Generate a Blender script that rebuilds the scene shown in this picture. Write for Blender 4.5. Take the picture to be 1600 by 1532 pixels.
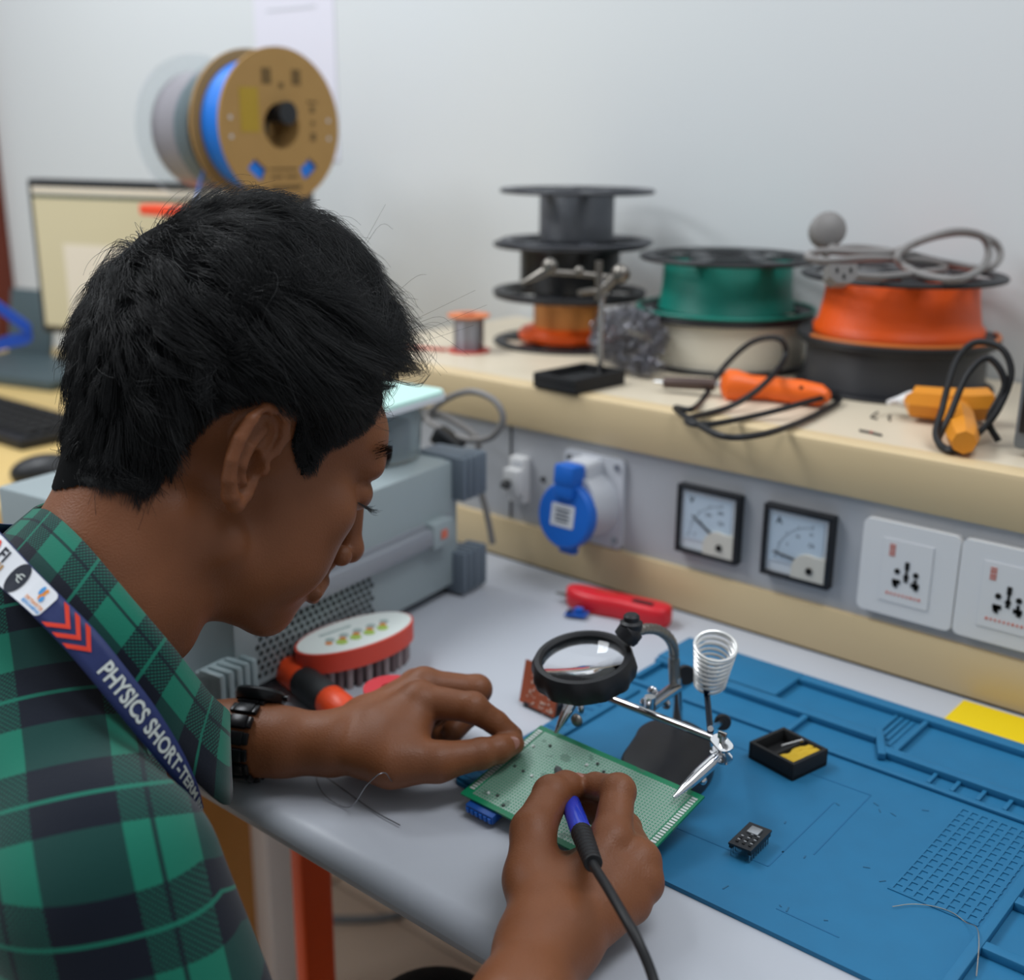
import bpy, bmesh, math, random
import numpy as np
from mathutils import Vector, Matrix, Euler

for _o in list(bpy.data.objects): bpy.data.objects.remove(_o)
SC = bpy.context.scene
COL = SC.collection
rng = np.random.default_rng(7)
random.seed(7)

# ------------------------------------------------------------------ camera (desk top is z = 0, bench panel is y = 0, metres)
FPX, YAW, PITCH, ROLL = 1822.47, 0.7080, 0.2929, 0.0081
CAM = Vector((0.5352, -0.9524, 0.4620))
_f = Vector((-math.sin(YAW)*math.cos(PITCH), math.cos(YAW)*math.cos(PITCH), -math.sin(PITCH)))
_r0 = Vector((math.cos(YAW), math.sin(YAW), 0)); _u0 = _r0.cross(_f)
RGT = math.cos(ROLL)*_r0 + math.sin(ROLL)*_u0; UPV = RGT.cross(_f); FWD = _f
cam_d = bpy.data.cameras.new('camera'); cam = bpy.data.objects.new('camera', cam_d); COL.objects.link(cam)
cam.matrix_world = Matrix(((RGT.x, UPV.x, -FWD.x, CAM.x), (RGT.y, UPV.y, -FWD.y, CAM.y), (RGT.z, UPV.z, -FWD.z, CAM.z), (0, 0, 0, 1)))
cam_d.sensor_fit = 'HORIZONTAL'; cam_d.sensor_width = 36; cam_d.lens = FPX/1600*36
cam_d.clip_start = 0.02; cam_d.clip_end = 50
cam_d.dof.use_dof = True; cam_d.dof.focus_distance = 0.735; cam_d.dof.aperture_fstop = 4.4
SC.camera = cam
def ray(x, y): return FWD + RGT*((x-800)/FPX) - UPV*((y-766)/FPX)
def onz(x, y, z):                      # pixel direction met by the horizontal plane z
    d = ray(x, y); return CAM + d*((z-CAM.z)/d.z)
def ony(x, y, Y):
    d = ray(x, y); return CAM + d*((Y-CAM.y)/d.y)
def atd(x, y, D): return CAM + ray(x, y)*D

# ------------------------------------------------------------------ world, lamps, exposure
W = bpy.data.worlds.new('room_light'); SC.world = W; W.use_nodes = True
W.node_tree.nodes['Background'].inputs[0].default_value = (0.90, 0.95, 1.0, 1)
W.node_tree.nodes['Background'].inputs[1].default_value = 0.38
def area(name, loc, target, sx, sy, power, col=(1, 1, 1)):
    l = bpy.data.lights.new(name, 'AREA'); l.shape = 'RECTANGLE'; l.size = sx; l.size_y = sy; l.energy = power; l.color = col
    o = bpy.data.objects.new(name, l); COL.objects.link(o); o.location = loc
    o.rotation_euler = (Vector(target)-Vector(loc)).to_track_quat('-Z', 'Y').to_euler(); o['kind'] = 'helper'
    return o
area('ceiling_or_fill_lamp', (-1.25, -0.55, 1.95), (-0.5, 0.0, 0), 1.2, 0.5, 26, (0.93, 0.97, 1.0))
area('ceiling_or_fill_lamp', (0.75, -0.1, 1.95), (0.3, 0.1, 0), 1.2, 0.5, 17, (0.93, 0.96, 1.0))
area('ceiling_or_fill_lamp', (-1.7, -1.7, 1.9), (-.7, -.1, -.75), 1.2, 0.5, 16, (0.95, 0.97, 1.0))  # fill lamp added to brighten the floor and legs under the desk
SC.view_settings.view_transform = 'Standard'; SC.view_settings.look = 'None'; SC.view_settings.gamma = 1
SC.view_settings.use_curve_mapping = False; SC.view_settings.exposure = 0.10

# ------------------------------------------------------------------ materials
def srgb(c):
    if isinstance(c, str): c = tuple(int(c[i:i+2], 16) for i in (0, 2, 4))
    return tuple(((v/255)/12.92 if v/255 <= 0.04045 else ((v/255+0.055)/1.055)**2.4) for v in c)
M = {}
class NT:
    def __init__(s, m): s.t = m.node_tree; s.n = s.t.nodes; s.bsdf = s.n['Principled BSDF']
    def node(s, ty, **kw):
        n = s.n.new(ty)
        for k, v in kw.items():
            if k.startswith('i_'):
                key = k[2:]; key = int(key) if key.isdigit() else key
                n.inputs[key].default_value = v
            else: setattr(n, k, v)
        return n
    def link(s, a, b): s.t.links.new(a, b)
    def math(s, op, a, b=None, c=None):
        n = s.n.new('ShaderNodeMath'); n.operation = op
        for i, v in enumerate((a, b, c)):
            if v is None: continue
            if isinstance(v, (int, float)): n.inputs[i].default_value = v
            else: s.link(v, n.inputs[i])
        return n.outputs[0]
    def mix(s, fac, a, b):
        n = s.n.new('ShaderNodeMix'); n.data_type = 'RGBA'
        for inp, v in ((n.inputs['Factor'], fac), (n.inputs['A'], a), (n.inputs['B'], b)):
            if isinstance(v, (int, float)): inp.default_value = v
            elif isinstance(v, tuple): inp.default_value = (*v[:3], 1)
            else: s.link(v, inp)
        return n.outputs['Result']
def mat(name, col, rough=0.5, metal=0.0, noise=None, bump=None, spec=0.5, trans=0.0, ior=1.45, sss=0.0, coat=0.0, alpha=1.0, sheen=0.0):
    """noise=(scale, second colour, amount) colour mottling; bump=(scale, strength, distance)"""
    m = bpy.data.materials.new(name); m.use_nodes = True; t = NT(m); b = t.bsdf
    c = srgb(col); b.inputs['Base Color'].default_value = (*c, 1)
    b.inputs['Roughness'].default_value = rough; b.inputs['Metallic'].default_value = metal
    b.inputs['Specular IOR Level'].default_value = spec; b.inputs['IOR'].default_value = ior
    b.inputs['Transmission Weight'].default_value = trans; b.inputs['Coat Weight'].default_value = coat
    b.inputs['Alpha'].default_value = alpha; b.inputs['Sheen Weight'].default_value = sheen
    if sss: b.inputs['Subsurface Weight'].default_value = sss; b.inputs['Subsurface Scale'].default_value = 0.006; b.inputs['Subsurface Radius'].default_value = (1, .4, .2)
    tc = None
    if noise or bump: tc = t.node('ShaderNodeTexCoord')
    if noise:
        n = t.node('ShaderNodeTexNoise', i_Scale=noise[0], i_Detail=4.0); t.link(tc.outputs['Object'], n.inputs['Vector'])
        f = t.math('MULTIPLY', n.outputs['Fac'], noise[2])
        t.link(t.mix(f, c, srgb(noise[1])), b.inputs['Base Color'])
    if bump:
        n = t.node('ShaderNodeTexNoise', i_Scale=bump[0], i_Detail=3.0); t.link(tc.outputs['Object'], n.inputs['Vector'])
        bp = t.node('ShaderNodeBump', i_Strength=bump[1], i_Distance=bump[2]); t.link(n.outputs['Fac'], bp.inputs['Height'])
        t.link(bp.outputs[0], b.inputs['Normal'])
    M[name] = m
    return m
def ridged(name, col, rough, freq, axis=2, strength=0.35, spec=0.5):      # wound strands: fine ridges along an axis
    m = mat(name, col, rough, spec=spec); t = NT(m); tc = t.node('ShaderNodeTexCoord')
    s = t.node('ShaderNodeSeparateXYZ'); t.link(tc.outputs['Object'], s.inputs[0])
    w = t.math('SINE', t.math('MULTIPLY', s.outputs[axis], freq))
    bp = t.node('ShaderNodeBump', i_Strength=strength, i_Distance=0.0008); t.link(w, bp.inputs['Height']); t.link(bp.outputs[0], t.bsdf.inputs['Normal'])
    return m

# ------------------------------------------------------------------ mesh helpers
def rotm(a=0, b=0, c=0): return Euler((a, b, c)).to_matrix()
def frame(z, hint=Vector((0, 0, 1))):
    z = Vector(z).normalized()
    if abs(z.dot(hint)) > 0.95: hint = Vector((1, 0, 0))
    x = hint.cross(z).normalized(); y = z.cross(x)
    return x, y, z
class MB:
    def __init__(s): s.v = []; s.f = []; s.mi = []
    def add(s, vs, fs, m=0):
        o = len(s.v); s.v += [tuple(v) for v in vs]; s.f += [tuple(i+o for i in f) for f in fs]; s.mi += [m]*len(fs); return s
    def box(s, c, size, R=None, bev=0.0, m=0):
        hx, hy, hz = size[0]/2, size[1]/2, size[2]/2; c = Vector(c)
        if bev > 0:
            b = min(bev, hx*.98, hy*.98, hz*.98); vs = []
            bm = bmesh.new(); bmesh.ops.create_cube(bm, size=1)
            for v in bm.verts: v.co = Vector((v.co.x*2*hx, v.co.y*2*hy, v.co.z*2*hz))
            bmesh.ops.bevel(bm, geom=bm.edges[:], offset=b, segments=2, affect='EDGES', profile=0.5)
            bm.verts.index_update()
            vs = [v.co.copy() for v in bm.verts]; fs = [[v.index for v in f.verts] for f in bm.faces]; bm.free()
        else:
            vs = [Vector((x*hx, y*hy, z*hz)) for z in (-1, 1) for y in (-1, 1) for x in (-1, 1)]
            fs = [(0, 2, 3, 1), (4, 5, 7, 6), (0, 1, 5, 4), (2, 6, 7, 3), (0, 4, 6, 2), (1, 3, 7, 5)]
        if R is not None: vs = [R @ v for v in vs]
        return s.add([v+c for v in vs], fs, m)
    def rings(s, rings, cap=True, m=0, closed=False):
        n = len(rings[0]); vs = [p for r in rings for p in r]; fs = []
        L = len(rings)
        for i in range(L if closed else L-1):
            a, b = i*n, ((i+1) % L)*n
            for j in range(n):
                k = (j+1) % n; fs.append((a+j, a+k, b+k, b+j))
        if cap and not closed: fs.append(tuple(range(n-1, -1, -1))); fs.append(tuple((L-1)*n+j for j in range(n)))
        return s.add(vs, fs, m)
    def cyl(s, p0, p1, r0, r1=None, n=24, m=0):
        p0, p1 = Vector(p0), Vector(p1); r1 = r0 if r1 is None else r1
        x, y, z = frame(p1-p0)
        R = [[p+(x*math.cos(2*math.pi*j/n)+y*math.sin(2*math.pi*j/n))*r for j in range(n)] for p, r in ((p0, r0), (p1, r1))]
        return s.rings(R, m=m)
    def lathe(s, prof, n=48, c=(0, 0, 0), R=None, cap=True, m=0, closed=False, sx=1, sy=1):
        c = Vector(c); rr = []
        for (r, z) in prof:
            ring = [Vector((r*math.cos(2*math.pi*j/n)*sx, r*math.sin(2*math.pi*j/n)*sy, z)) for j in range(n)]
            rr.append([(R @ p if R is not None else p)+c for p in ring])
        return s.rings(rr, cap=cap, m=m, closed=closed)
    def tube(s, pts, r, n=10, m=0, closed=False, cap=True):
        pts = [Vector(p) for p in pts]; L = len(pts); rr = []
        if isinstance(r, (int, float)): r = [r]*L
        t0 = (pts[1]-pts[0]).normalized(); x, y, _ = frame(t0)
        for i in range(L):
            if closed: t = pts[(i+1) % L]-pts[i-1]
            else: t = pts[min(i+1, L-1)]-pts[max(i-1, 0)]
            t.normalize(); x = (x-t*x.dot(t)).normalized(); y = t.cross(x)
            rr.append([pts[i]+(x*math.cos(2*math.pi*j/n)+y*math.sin(2*math.pi*j/n))*r[i] for j in range(n)])
        return s.rings(rr, cap=cap, m=m, closed=closed)
    def prism(s, poly, z0, z1, R=None, c=(0, 0, 0), m=0):
        c = Vector(c); n = len(poly)
        vs = [Vector((x, y, z)) for z in (z0, z1) for x, y in poly]
        if R is not None: vs = [R @ v for v in vs]
        fs = [tuple(range(n-1, -1, -1)), tuple(range(n, 2*n))]+[(j, (j+1) % n, n+(j+1) % n, n+j) for j in range(n)]
        return s.add([v+c for v in vs], fs, m)
    def sphere(s, c, r, n=16, m=0, sc=(1, 1, 1), R=None):
        k = n//2; prof = [(max(math.sin(math.pi*i/k), 1e-4)*1, -math.cos(math.pi*i/k)) for i in range(k+1)]; c = Vector(c); rr = []
        for (q, z) in prof:
            ring = [Vector((q*r*math.cos(2*math.pi*j/n)*sc[0], q*r*math.sin(2*math.pi*j/n)*sc[1], z*r*sc[2])) for j in range(n)]
            rr.append([(R @ p if R is not None else p)+c for p in ring])
        return s.rings(rr, m=m)
    def torus(s, c, R0, r, n=36, k=10, ax=(0, 0, 1), m=0):
        x, y, z = frame(ax); c = Vector(c)
        pts = [c+(x*math.cos(2*math.pi*i/n)+y*math.sin(2*math.pi*i/n))*R0 for i in range(n)]
        return s.tube(pts, r, k, m=m, closed=True)
    def polar(s, radii, nth, z0, z1, keep, m=0):          # plate of polar cells: keep(ring index, theta) says where there is material
        L = len(radii); cell = [[keep(i, 2*math.pi*(j+.5)/nth) for j in range(nth)] for i in range(L-1)]
        idx = lambda i, j, t: (t*L+i)*nth+(j % nth)
        vs = [(radii[i]*math.cos(2*math.pi*j/nth), radii[i]*math.sin(2*math.pi*j/nth), z) for z in (z0, z1) for i in range(L) for j in range(nth)]
        fs = []
        for i in range(L-1):
            for j in range(nth):
                if not cell[i][j]: continue
                fs.append((idx(i, j, 1), idx(i+1, j, 1), idx(i+1, j+1, 1), idx(i, j+1, 1)))
                fs.append((idx(i, j, 0), idx(i, j+1, 0), idx(i+1, j+1, 0), idx(i+1, j, 0)))
                if i == 0 or not cell[i-1][j]: fs.append((idx(i, j, 0), idx(i, j, 1), idx(i, j+1, 1), idx(i, j+1, 0)))
                if i == L-2 or not cell[i+1][j]: fs.append((idx(i+1, j, 0), idx(i+1, j+1, 0), idx(i+1, j+1, 1), idx(i+1, j, 1)))
                if not cell[i][(j-1) % nth]: fs.append((idx(i, j, 0), idx(i+1, j, 0), idx(i+1, j, 1), idx(i, j, 1)))
                if not cell[i][(j+1) % nth]: fs.append((idx(i, j+1, 0), idx(i, j+1, 1), idx(i+1, j+1, 1), idx(i+1, j+1, 0)))
        return s.add(vs, fs, m)
    def build(s, name, mt, parent=None, smooth=True, world=False, angle=40, loc=None):
        me = bpy.data.meshes.new(name)
        off = Vector((0, 0, 0))
        if world and parent is not None: off = parent.location
        if loc is not None: off = Vector(loc)
        me.from_pydata([tuple(Vector(v)-off) for v in s.v], [], s.f)
        mts = mt if isinstance(mt, (list, tuple)) else [mt]
        for q in mts: me.materials.append(M[q] if isinstance(q, str) else q)
        if len(mts) > 1: me.polygons.foreach_set('material_index', s.mi)
        used = set(); me.validate(); me.update()
        bm = bmesh.new(); bm.from_mesh(me)
        loose = [v for v in bm.verts if not v.link_faces]
        if loose: bmesh.ops.delete(bm, geom=loose, context='VERTS')
        bmesh.ops.recalc_face_normals(bm, faces=bm.faces[:]); bm.to_mesh(me); bm.free()
        if smooth:
            me.shade_smooth(); 
            me.set_sharp_from_angle(angle=math.radians(angle))
        o = bpy.data.objects.new(name, me); COL.objects.link(o)
        if parent is not None: o.parent = parent
        if loc is not None: o.location = loc
        return o
def tag(o, label, cat, group=None, kind=None):
    if label: o['label'] = label
    if cat: o['category'] = cat
    if group: o['group'] = group
    if kind: o['kind'] = kind
    return o
def thing(name, label, cat, loc=(0, 0, 0), rotz=0.0, group=None, rot=None):
    o = bpy.data.objects.new(name, None); COL.objects.link(o); o.location = loc; o.empty_display_size = 0.02
    o.rotation_euler = rot if rot is not None else (0, 0, rotz)
    return tag(o, label, cat, group)
def struct(o): o['kind'] = 'structure'; return o
def spline(pts, n=12, closed=False):                      # Catmull-Rom through points
    P = [Vector(p) for p in pts]; out = []; L = len(P)
    for i in range(L if closed else L-1):
        if closed: a, b, c, d = P[i-1], P[i], P[(i+1) % L], P[(i+2) % L]
        else: b, c = P[i], P[i+1]; a = P[i-1] if i else b*2-c; d = P[i+2] if i+2 < L else c*2-b
        for k in range(n):
            t = k/n
            out.append(0.5*((2*b)+(c-a)*t+(2*a-5*b+4*c-d)*t*t+(3*b-a-3*c+d)*t**3))
    if not closed: out.append(P[-1])
    return out
def rrect(w, h, r, n=5):
    out = []
    for cx, cy, a0 in ((w/2-r, h/2-r, 0), (-w/2+r, h/2-r, 90), (-w/2+r, -h/2+r, 180), (w/2-r, -h/2+r, 270)):
        for k in range(n+1):
            a = math.radians(a0+90*k/n); out.append((cx+r*math.cos(a), cy+r*math.sin(a)))
    return out
def text_mesh(txt, size, extrude=0.0, align='CENTER', bold=0.0):
    """flat lettering as (verts, faces) in the XY plane"""
    c = bpy.data.curves.new('t', 'FONT'); c.body = txt; c.size = size; c.align_x = align; c.align_y = 'CENTER'; c.extrude = extrude; c.offset = bold
    c.resolution_u = 3
    o = bpy.data.objects.new('t', c); COL.objects.link(o); dg = bpy.context.evaluated_depsgraph_get(); dg.update()
    me = o.evaluated_get(dg).to_mesh(); vs = [v.co.copy() for v in me.vertices]; fs = [tuple(p.vertices) for p in me.polygons]
    o.evaluated_get(dg).to_mesh_clear(); bpy.data.objects.remove(o); bpy.data.curves.remove(c)
    return vs, fs
# ------------------------------------------------------------------ the setting
mat('wall_paint', 'd5d9da', 0.85, noise=(1.3, 'cfd3d6', 0.6), bump=(220, 0.05, 0.001))
mat('floor_tile', 'c2af9e', 0.45, noise=(14, 'b5a291', 0.7), bump=(60, 0.03, 0.001))
mat('floor_joint', '8a7d72', 0.8)
mat('cream', 'cfb991', 0.42, noise=(3, 'c4ad86', 0.5))
mat('grey_panel', 'b4b6ba', 0.4, noise=(2, 'aaacb0', 0.5))
mat('shelf_lam', 'd6cab4', 0.38, noise=(4, 'cdbfa6', 0.6))
mat('desk_lam', 'b3b7bf', 0.42, noise=(5, 'a8adb6', 0.6), bump=(900, 0.04, 0.0004))
mat('desk_edge', '8e979d', 0.4)
mat('orange_paint', 'e8500c', 0.4)
mat('white_paint', 'ebe9e7', 0.5)
mat('black_gap', '15120f', 0.9)
mat('door_wood', '6e2c18', 0.5, noise=(12, '551f10', 0.8))
WALL_Y, FLOOR_Z = 0.385, -0.75
struct(MB().box((-0.6, WALL_Y+.05, 0.65), (5.2, .1, 2.8)).build('wall_back', 'wall_paint', smooth=False))
struct(MB().box((-3.2, -.6, .65), (.1, 2.1, 2.8)).build('wall_left', 'wall_paint', smooth=False))
flo = MB().box((-0.6, -0.6, FLOOR_Z-.03), (5.2, 2.1, .04)).build('floor', 'floor_joint', smooth=False); struct(flo)
tl = None
for i in range(8):
    for j in range(4):
        if tl is None: tl = MB().box((0, 0, 0), (.594, .594, .012), bev=.002).build('tile', 'floor_tile', flo); o = tl
        else: o = tl.copy(); COL.objects.link(o); o.parent = flo
        o.location = (-2.9+i*.6, -1.35+j*.6, FLOOR_Z-.006)
dr = thing('door_1', None, None, (-2.22, WALL_Y, FLOOR_Z)); dr['kind'] = 'structure'; dr['label'] = 'dark reddish-brown wooden door at the far end of the wall'
MB().box((-.42, -.03, 1.05), (.82, .05, 2.1), bev=.004).build('door_leaf', 'door_wood', dr)
MB().box((.03, -.025, 1.07), (.07, .05, 2.14), bev=.004).build('door_frame', 'door_wood', dr)

# ------------------------------------------------------------------ workbench with raised socket shelf
BX0, BX1 = -0.60, 0.95
bench = thing('workbench', 'grey-topped workbench with cream socket riser, raised back shelf and orange legs', 'workbench', (0, 0, FLOOR_Z))
prof = [(-.5, 0)]
def desk_profile():                                  # bullnose front edge
    p = [(WALL_Y-.01, 0)]
    for k in range(9):
        a = math.radians(90+90*k/8); p.append((-.495+.015*math.cos(a), -.015+.015*math.sin(a)))
    for k in range(5):
        a = math.radians(180+90*k/4); p.append((-.495+.015*math.cos(a), -.015+.013*math.sin(a)))
    p += [(-.46, -.030), (WALL_Y-.01, -.030)]
    return p
pp = desk_profile(); mb = MB()
mb.rings([[Vector((x, y, z)) for y, z in pp] for x in (BX0, BX1)])
mb.build('desktop', 'desk_lam', bench, world=True, angle=30)
# cream lower rail, grey panel, cream fascia, shelf board
MB().box(((BX0+BX1)/2, .006, .0245), (BX1-BX0, .012, .045), bev=.0015).build('lower_rail', 'cream', bench, world=True)
MB().box(((BX0+BX1)/2, .012, .102), (BX1-BX0, .012, .112)).build('socket_panel', 'grey_panel', bench, world=True)
mb = MB(); fp = [(.012, .158), (-.001, .158), (-.002, .160), (-.002, .200), (-.0005, .2045), (.003, .2065), (.02, .2065), (.02, .158)]
mb.rings([[Vector((x, y, z)) for y, z in fp] for x in (BX0, BX1)]); mb.build('fascia', 'cream', bench, world=True, angle=30)
MB().box(((BX0+BX1)/2, (.02+WALL_Y-.004)/2, .1975), (BX1-BX0, WALL_Y-.024, .018)).build('shelf_board', 'shelf_lam', bench, world=True, smooth=False)
for x in (BX0+.01, BX1-.01): MB().box((x, .2, .094), (.018, .36, .188)).build('end_panel', 'cream', bench, world=True, smooth=False)
MB().box(((BX0+BX1)/2-.0, .004, .0012), (BX1-BX0, .006, .002)).build('gap_seal', 'black_gap', bench, world=True, smooth=False)
MB().box((-.2865, .0055, .103), (.0016, .002, .108)).build('panel_joint', 'black_gap', bench, world=True, smooth=False)
MB().cyl((-.240, .0065, .103), (-.240, .0050, .103), .0032, n=14).build('screw', 'black_gap', bench, world=True)
LEGP = atd(490, 1430, 1.2)
for (x, y) in ((LEGP.x, LEGP.y), (.86, LEGP.y), (-.56, .3), (.86, .3)):
    MB().box((x, y, -.392), (.018, .038, .712), bev=.002).build('leg', 'orange_paint', bench, world=True)
MB().box((.29, LEGP.y, -.62), (1.14, .018, .038), bev=.002).build('stretcher', 'orange_paint', bench, world=True)
WP = atd(424, 1400, 1.62)
wl = thing('table_leg', 'white square steel table leg standing behind the orange bench leg', 'table leg', (WP.x, WP.y, FLOOR_Z))
MB().box((0, 0, .365), (.05, .042, .70), bev=.003).build('post', 'white_paint', wl)
MB().box((0, 0, .008), (.07, .06, .016), bev=.003).build('foot_plate', 'white_paint', wl)
MB().box((0, 0, .708), (.12, .09, .012), bev=.002).build('top_plate', 'white_paint', wl)
# ------------------------------------------------------------------ devices set in the grey panel (front faces look to -y)
mat('black_plastic', '1b1d21', 0.42)
mat('black_matte', '17181a', 0.7, bump=(300, 0.1, 0.0005))
mat('white_plastic', 'dcdcdc', 0.35)
mat('dial_white', 'd2d8de', 0.5)
mat('dial_blue', 'bccbd8', 0.5)
mat('cream_plastic', 'cdc9be', 0.45)
mat('hole', '060606', 0.9)
mat('print_dark', '2a3640', 0.7)
mat('print_red', 'd2705a', 0.7)
mat('steel', 'b8b8b8', 0.25, metal=1.0)
mat('chrome', 'd6d6d8', 0.14, metal=1.0)
mat('cee_blue', '1560bd', 0.4)
mat('cee_grey', 'c3c6cc', 0.4)
RX = rotm(math.radians(90))                          # XY drawing -> upright, facing -y
def flat(mb, vs, fs, c, m=0):                       # put XY artwork on a wall plane
    c = Vector(c); return mb.add([Vector((v.x, 0, v.y))+c for v in vs], fs, m)
PY = 0.006                                           # panel face
def meter(name, label, x, letter, ang, nums, z=.1012):
    t = thing(name, label, 'meter', (x, PY, z))
    s = .0702
    mb = MB()
    for cx, cz, w, h in ((0, s/2-.0022, s, .0044), (0, -s/2+.0022, s, .0044), (-s/2+.0022, 0, .0044, s-.0088), (s/2-.0022, 0, .0044, s-.0088)):
        mb.box((cx, -.0055, cz), (w, .011, h), bev=.0008)
    mb.build('bezel', 'black_plastic', t)
    MB().box((0, -.0035, 0), (s-.008, .007, s-.008)).build('face_plate', 'dial_white', t, smooth=False)
    MB().box((-.001, -.0073, .003), (.054, .0008, .047)).build('dial', 'dial_blue', t, smooth=False)
    mb = MB(); c0 = Vector((.016, -.0079, -.0165))
    for k in range(21):                              # scale ticks on a quarter arc
        a = math.radians(92+86*k/20); L = .0035 if k % 5 == 0 else .0018
        d = Vector((math.cos(a), 0, math.sin(a))); q = c0+d*.0355
        mb.box(q+d*L/2, (L, .0003, .0005), R=rotm(0, -a, 0))
    for k, tx in enumerate(nums):
        a = math.radians(95+80*(len(nums)-1-k)/(len(nums)-1)); d = Vector((math.cos(a), 0, math.sin(a)))
        flat(mb, *text_mesh(tx, .0046), c0+d*.0300)
    flat(mb, *text_mesh(letter, .0095, bold=.0002), (-.0195, -.0079, .0205))
    flat(mb, *text_mesh('OI', .006), (.0145, -.0079, .003))
    mb.build('dial_print', 'print_dark', t, smooth=False)
    mf = MB()
    for k in range(9): mf.box((-.022+k*.0042, -.0079, -.0190), (.0028, .0003, .0014))
    mf.build('small_print', 'cee_grey', t, smooth=False)['kind'] = 'stuff'
    a = math.radians(ang); d = Vector((math.cos(a), 0, math.sin(a)))
    MB().tube([c0+d*.004+Vector((0, -.001, 0)), c0+d*.040+Vector((0, -.001, 0))], [.0013, .0007], 8).build('needle', 'black_plastic', t)
    q = [(.0305, -.0305), (.0305, -.0065)]+[(.0135+.0+(.0165)*math.cos(math.radians(b))-.0, -.0225+.0165*math.sin(math.radians(b))) for b in range(70, 185, 10)]+[(-.003, -.0305)]
    cv = MB().prism(q, .0072, .0102, R=RX).build('cover', 'cream_plastic', t)
    MB().cyl((.0155, -.0100, -.021), (.0155, -.0116, -.021), .0033, n=18).build('zero_screw', 'hole', cv)
    return t
meter('voltmeter', 'square black-framed dial meter marked V with its needle raised', -.0255, 'V', 147, ('0', '100', '200', '300'))
meter('ammeter', 'square black-framed dial meter marked A with its needle lying flat', .0705, 'A', 171, ('0', '5', '10', '15'))

def socket(x, label, z=.1008):
    t = thing('wall_socket', label, 'socket', (x, PY, z), group='white universal sockets in the panel')
    MB().prism(rrect(.086, .086, .006), 0, .0085, R=RX).build('cover_plate', 'white_plastic', t, angle=50)
    mb = MB().prism(rrect(.0455, .0585, .001), .0085, .0089, R=RX, c=(-.001, 0, -.0005)); mb.build('insert_edge', 'cee_grey', t)
    ins = MB().prism(rrect(.0448, .0578, .001), .0085, .0093, R=RX, c=(-.001, 0, -.0005)).build('insert', 'white_plastic', t)
    mb = MB(); y = -.0095
    K = .80
    def hb(px, pz, w, h, a=0): mb.box((px*K, y, pz*K-.001), (w*K, .0008, h*K), R=rotm(0, a, 0))
    def hc(px, pz, r): mb.cyl((px*K, y+.0003, pz*K-.001), (px*K, y-.0004, pz*K-.001), r*K, n=14)
    hb(0, .010, .0048, .0085); hb(0, .0015, .0026, .010); hb(0, -.0075, .0042, .0030); hc(0, -.003, .0031)
    for sx in (-1, 1):
        hc(sx*.0105, .0015, .0032); hb(sx*.0105, -.0105, .0090, .0048)
        hb(sx*.0105, -.0130 if sx < 0 else -.0080, .0034, .0090); hb(sx*.0112+.001*sx, -.0125, .0046, .0070, .2*sx)
    mb.build('socket_holes', 'hole', t, smooth=False)
    mb = MB(); o_r = None
    for dx in (-.0165, -.0145, -.0125): mb.box((dx, y+.0001, .0185), (.0009, .0004, .0105))
    for dz in (.0135, .0165, .0205, .0235): mb.box((-.0145, y+.0001, dz), (.0052, .0004, .0009))
    for k, w in enumerate((.0024, .0016, .0016, .0016, .0016, .0016, .0022, .0016, .0022)): mb.box((-.0155+k*.0036, y+.0001, -.0215), (w, .0004, .0022))
    o_r = mb.build('red_print', 'print_red', t, smooth=False); o_r['kind'] = 'stuff'
    return t
socket(.1766, 'white universal wall socket between the ammeter and the other socket')
socket(.2637, 'white universal wall socket farthest from the ammeter, cut by the picture edge')

# blue industrial socket
t = thing('industrial_socket', 'blue round-lidded industrial power socket on a grey square flange', 'socket', (-.168, PY, .097))
MB().prism(rrect(.078, .098, .006), 0, .006, R=RX).build('flange', 'cee_grey', t, angle=50)
bd = [(.0375, 0), (.0355, .012), (.033, .026), (.0315, .038)]
RL = rotm(math.radians(90-8), 0, 0)
MB().lathe(bd, 36, c=(-.002, -.003, -.004), R=RL).build('body', 'cee_grey', t)
MB().prism(rrect(.030, .034, .006), .006, .034, R=RX, c=(-.002, 0, .029)).build('hinge_housing', 'cee_grey', t, angle=50)
LC = Vector((-.002, -.040, -.010))
ld = MB().lathe([(.030, 0), (.0345, .001), (.0350, .010), (.0325, .0125), (.020, .013), (.0005, .013)], 40, c=LC, R=RL).build('lid', 'cee_blue', t)
MB().box((-.003, -.036, .033), (.026, .036, .022), R=rotm(math.radians(-6), 0, 0), bev=.003).build('lid_hinge', 'cee_blue', t)
MB().box((-.003, -.047, .020), (.024, .014, .022), R=rotm(math.radians(-8), 0, 0), bev=.003).build('lid_neck', 'cee_blue', t)
MB().box((-.002, -.042, -.0455), (.020, .010, .013), R=rotm(math.radians(-8), 0, 0), bev=.002).build('lid_tab', 'cee_blue', t)
lb = MB(); n_ = RL @ Vector((0, 0, 1))
lb.prism(rrect(.030, .024, .002), 0, .0006, R=RL, c=LC+n_*.0129+Vector((-.001, 0, 0))); lb.build('rating_label', 'cee_grey', ld)
lp = MB()
for k in range(4): lp.box(LC+n_*.0137+RL @ Vector((-.001, .006-k*.004, 0)), (.019-.003*(k % 2), .0018, .0003), R=RL)
lp.build('label_print', 'print_dark', ld, smooth=False)
for sx, sz in ((-1, 1), (1, 1), (-1, -1), (1, -1)):
    MB().cyl((sx*.031, -.005, sz*.040), (sx*.031, -.0082, sz*.040), .0038, .0034, 16).build('screw', 'steel', t)
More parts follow.
